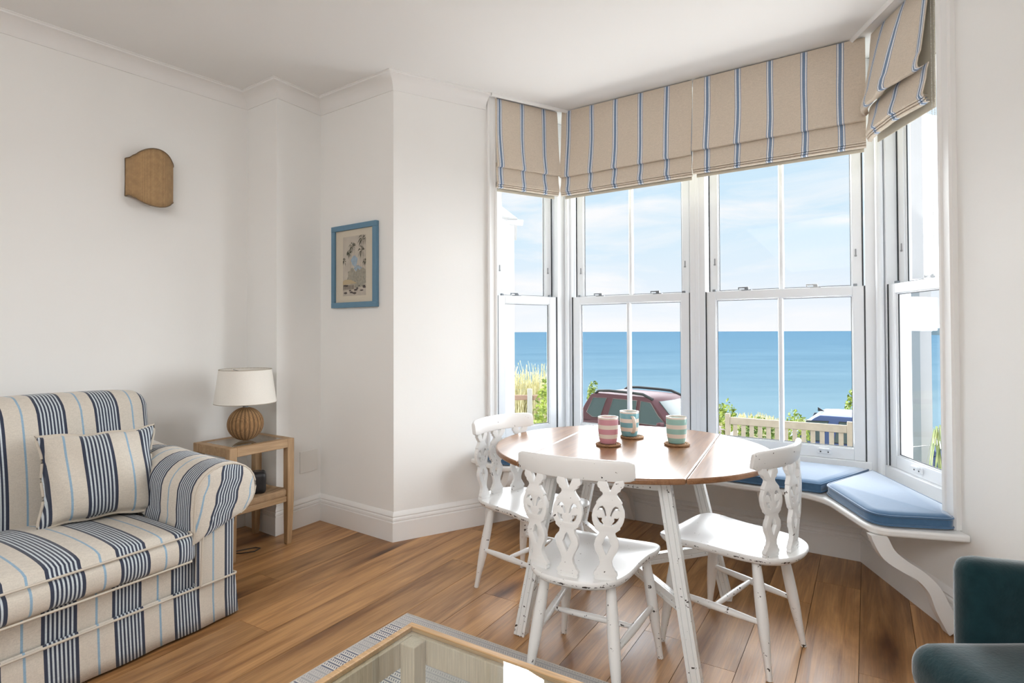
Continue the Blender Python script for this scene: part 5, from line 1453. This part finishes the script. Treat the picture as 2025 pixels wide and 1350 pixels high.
# near (right-hand) rear corner at (1.87, 15.3): local y is to the left, so the near side is y = -0.91
r1 = Vector((cos(h1), sin(h1))); l1 = Vector((-r1.y, r1.x))
p1 = Vector((1.52, 15.25))+l1*.91
car1.location = (p1.x, p1.y, -1.95); car1.rotation_euler = (0, 0, h1)
tag(car1, 'maroon car with black roof rails parked outside the left centre window', 'car')
car2 = make_car(4.15, 1.75, 1.46, NAVYC, False)
h2 = atan2(-.552, .834); r2 = Vector((cos(h2), sin(h2))); l2 = Vector((-r2.y, r2.x))
p2 = Vector((5.62, 12.45))+l2*.87
car2.location = (p2.x, p2.y, -1.95); car2.rotation_euler = (0, 0, h2)
tag(car2, 'dark blue car parked on the road behind the wooden bench', 'car')

# planting
LEAFM = {}
def leafmat(name, c1, c2):
    if name in MATS: return MATS[name]
    m, n, l, b = newmat(name); t = n.new('ShaderNodeTexCoord'); nz = n.new('ShaderNodeTexNoise'); nz.inputs['Scale'].default_value = 9; nz.inputs['Detail'].default_value = 3
    l.new(t.outputs['Object'], nz.inputs['Vector']); r = n.new('ShaderNodeValToRGB'); l.new(nz.outputs[0], r.inputs[0])
    r.color_ramp.elements[0].position = .35; r.color_ramp.elements[0].color = (*c1, 1); r.color_ramp.elements[1].position = .65; r.color_ramp.elements[1].color = (*c2, 1)
    l.new(r.outputs[0], b.inputs['Base Color']); b.inputs['Roughness'].default_value = .7
    MATS[name] = m; return m
GREEN1 = leafmat('shrub_leaf', (.12, .19, .035), (.42, .50, .10))
GREEN2 = leafmat('shrub_leaf_dark', (.07, .14, .035), (.26, .36, .08))
DRY = leafmat('dry_grass', (.46, .42, .20), (.68, .64, .42))
STEM = plain('shrub_stem', (.14, .10, .06), .9)
lr = random.Random(21)
def shrub(name, x, y, z, rx, ry, h, n_, ls, mat, label, cat='shrub', group=None):
    o = empty(name, (x, y, z), 0, label, cat, group)
    vs, fs = [], []
    for i in range(n_):
        a = lr.uniform(0, 2*pi); cz_ = lr.uniform(-.9, 1); k = sqrt(1-cz_*cz_)*lr.uniform(.72, 1.05)
        bump = 1+.16*sin(3*a+x)+.12*sin(5*a+cz_*4)
        c = Vector((rx*k*cos(a)*bump, ry*k*sin(a)*bump, h*.52+h*.5*cz_*lr.uniform(.85, 1.0)*bump))
        d = Vector((lr.gauss(0, 1), lr.gauss(0, 1), lr.gauss(0, .8)+.4)).normalized(); e_ = d.cross(Vector((lr.gauss(0, 1), lr.gauss(0, 1), lr.gauss(0, 1)))).normalized()
        s_ = ls*lr.uniform(.6, 1.3); q = len(vs)
        vs += [tuple(c-d*s_), tuple(c+e_*s_*.5), tuple(c+d*s_), tuple(c-e_*s_*.5)]; fs.append((q, q+1, q+2, q+3))
    b = B(); b.add(vs, fs); f = b.build('foliage', mat, o); f['kind'] = 'stuff'
    b = B(); b.lathe([(.035, 0), (.02, h*.6)], 8); b.build('stem', STEM, o)
    return o
def tuft(name, x, y, z, r, h, n_, w, mat, label, group=None, droop=.4):
    o = empty(name, (x, y, z), 0, label, 'plant', group)
    b = B()
    for i in range(n_):
        a = lr.uniform(0, 2*pi); rr = r*sqrt(lr.random())*.4; p = Vector((rr*cos(a), rr*sin(a), 0)); hh = h*lr.uniform(.6, 1.08); out_ = r*lr.uniform(.3, 1.1)
        d = Vector((cos(a), sin(a), 0)); sd = Vector((-d.y, d.x, 0))
        pts = [p, p+d*out_*.25+Vector((0, 0, hh*.55)), p+d*out_*.6+Vector((0, 0, hh*.95)), p+d*out_+Vector((0, 0, hh*(1-droop*.5)))]
        q = len(b.v); ws = [w, w*1.1, w*.8, .001]
        vs = []
        for k_, pp in enumerate(pts): vs += [tuple(pp-sd*ws[k_]), tuple(pp+sd*ws[k_])]
        b.add(vs, [(2*k_, 2*k_+1, 2*k_+3, 2*k_+2) for k_ in range(3)])
    f = b.build('leaf_blades', mat, o); f['kind'] = 'stuff'
    b = B(); b.lathe([(r*.22, 0), (r*.1, h*.12)], 8); b.build('crown', STEM, o)
    return o
shrub('shrub', .60, 9.1, -.92, .24, .30, 1.36, 1500, .042, GREEN1, 'leafy green shrub at the right of the left side window, by the fence rail')
shrub('shrub', 3.54, 9.75, -1.0, .21, .24, .98, 1300, .036, GREEN1, 'rounded bright green bush just left of the wooden bench')
shrub('shrub', 4.22, 9.95, -.95, .40, .26, .66, 1500, .035, GREEN2, 'low green bush seen through the left slats of the wooden bench')
shrub('shrub', 4.56, 9.4, -.95, .19, .22, .84, 800, .035, GREEN1, 'small green bush rising above the middle of the bench rail')
shrub('shrub', 2.68, 19.4, -1.97, .20, .22, 1.46, 700, .055, GREEN1, 'small yellow-green bush above the roof of the maroon car at its rear')
shrub('shrub', 9.55, 16.2, -1.95, .30, .30, 1.5, 700, .06, GREEN1, 'green bush beyond the blue car at the right edge of the centre window')
def grass_mass(name, spots, w, mat, label):
    b = B()
    for (x, y, z, r, h, n_) in spots:
        for i in range(n_):
            a = lr.uniform(0, 2*pi); rr = r*sqrt(lr.random()); p = Vector((x+rr*cos(a), y+rr*sin(a), z)); hh = h*lr.uniform(.5, 1.08); a2 = lr.uniform(0, 2*pi); out_ = hh*lr.uniform(.05, .28)
            d = Vector((cos(a2), sin(a2), 0)); sd = Vector((-d.y, d.x, 0)); vs = []
            for k_, (f1, f2, ww) in enumerate(((0, 0, 1), (.35, .6, 1), (1, 1, .4))):
                pp = p+d*out_*f1+Vector((0, 0, hh*f2)); vs += [tuple(pp-sd*w*ww), tuple(pp+sd*w*ww)]
            b.add(vs, [(0, 1, 3, 2), (2, 3, 5, 4)])
            if lr.random() < .35:
                c = p+d*out_+Vector((0, 0, hh)); q = w*1.5
                b.add([tuple(c-sd*q), tuple(c+Vector((0, 0, q*2))), tuple(c+sd*q), tuple(c-Vector((0, 0, q*2)))], [(0, 1, 2, 3)])
    o = b.build(name, mat); o['kind'] = 'stuff'; tag(o, label, 'grass'); return o
sp_ = []
for i in range(44):
    q = oq(lr.uniform(20.2, 21.9), -6+i*.75+lr.uniform(-.4, .4)); sp_.append((q.x, q.y, -1.99, .6, lr.uniform(.22, .46), 190))
grass_mass('dry_grass', sp_, .012, DRY, 'pale dry grass along the cliff edge beyond the road')
grass_mass('tall_grass', [(-.35+i*.12, 10.8+lr.uniform(-.4, .4), -1.35, .22, 1.80+lr.uniform(-.15, .12), 260) for i in range(8)], .008, DRY, 'tall pale flowering grass behind the fence rail in the left side window')
WF = plain('fence_rail_wood', (.33, .22, .17), .85, .2, noise_s=10, noise_a=.2)
fe = empty('fence', (.2, 9.55, -.92), 0, 'rustic brown post and rail fence in front of the tall grasses', 'fence')
B().box(-1.6, .42, -.025, .025, 1.05, 1.13).build('rail', WF, fe, bevel=.008); B().box(-1.6, .42, -.025, .025, .55, .63).build('rail', WF, fe, bevel=.008)
for x_ in (-1.4, .085): B().box(x_-.04, x_+.04, -.076, -.026, 0, 1.24).build('post', plain('fence_post_grey', (.40, .39, .38), .9), fe, bevel=.01)
PHOR = leafmat('phormium_leaf', (.14, .22, .06), (.42, .47, .20))
tuft('spiky_plant', 2.97, 3.86, -.9, .20, 1.50, 110, .016, PHOR, 'spiky long-leaved green plant outside the right side window', None, .7)

# neighbouring white houses
WHITEW = plain('white_render', (.58, .58, .585), .85, .2, noise_s=5, noise_a=.02)
nb = empty('neighbour_bay', (0, 0, 0), 0, 'white painted corner of the neighbouring bay seen through the left side window', 'building')
B().prism([(-2.6, 5.75), (-.19, 5.75), (.025, 6.0), (.025, 7.2), (-2.6, 7.2)], -.9, 2.40).build('wall', WHITEW, nb)
b = B(); b.add([(.06, 5.90, 2.40), (.06, 7.3, 2.40), (-2.7, 7.3, 2.40), (-2.7, 5.65, 2.40), (-.2, 5.65, 2.40), (-1.2, 6.5, 3.50)], [(0, 1, 2, 3, 4), (0, 5, 1), (1, 5, 2), (2, 5, 3), (3, 5, 4), (4, 5, 0)]); b.build('roof', WHITEW, nb)
b = B(); b.tube([(-.05, 5.95, 2.385), (.115, 5.97, 2.365)], .032, 12); b.build('gutter_end', WHITEW, nb, smooth=40)
B().box(-.62, -.095, 5.735, 5.76, .20, 2.16).build('window_pane', plain('far_window', (.35, .42, .42), .1, .6), nb)
for z0, z1 in ((.16, .20), (2.16, 2.22), (1.02, 1.12)): B().box(-.64, -.075, 5.71, 5.77, z0, z1).build('window_rail', UPVC, nb)
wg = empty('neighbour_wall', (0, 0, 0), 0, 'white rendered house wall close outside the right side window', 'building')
b = B(); b.prism([(2.66, 4.12), (3.028, 4.20), (3.42, 4.745), (3.10, 4.75)], -.9, 5.2); b.build('wall', plain('shaded_white_render', (.43, .43, .44), .85, .2, noise_s=5, noise_a=.03), wg)  # white render with the wall's shade put into a darker colour
B().box(2.80, 2.875, 4.10, 4.16, .20, 1.56).build('side_pane', plain('side_pane_glass', (.22, .25, .27), .3, .2), wg)
B().box(2.785, 2.89, 4.085, 4.15, .14, .19).build('pane_sill', UPVC, wg)
B().box(2.785, 2.89, 4.085, 4.15, 1.57, 1.61).build('pane_head', UPVC, wg)
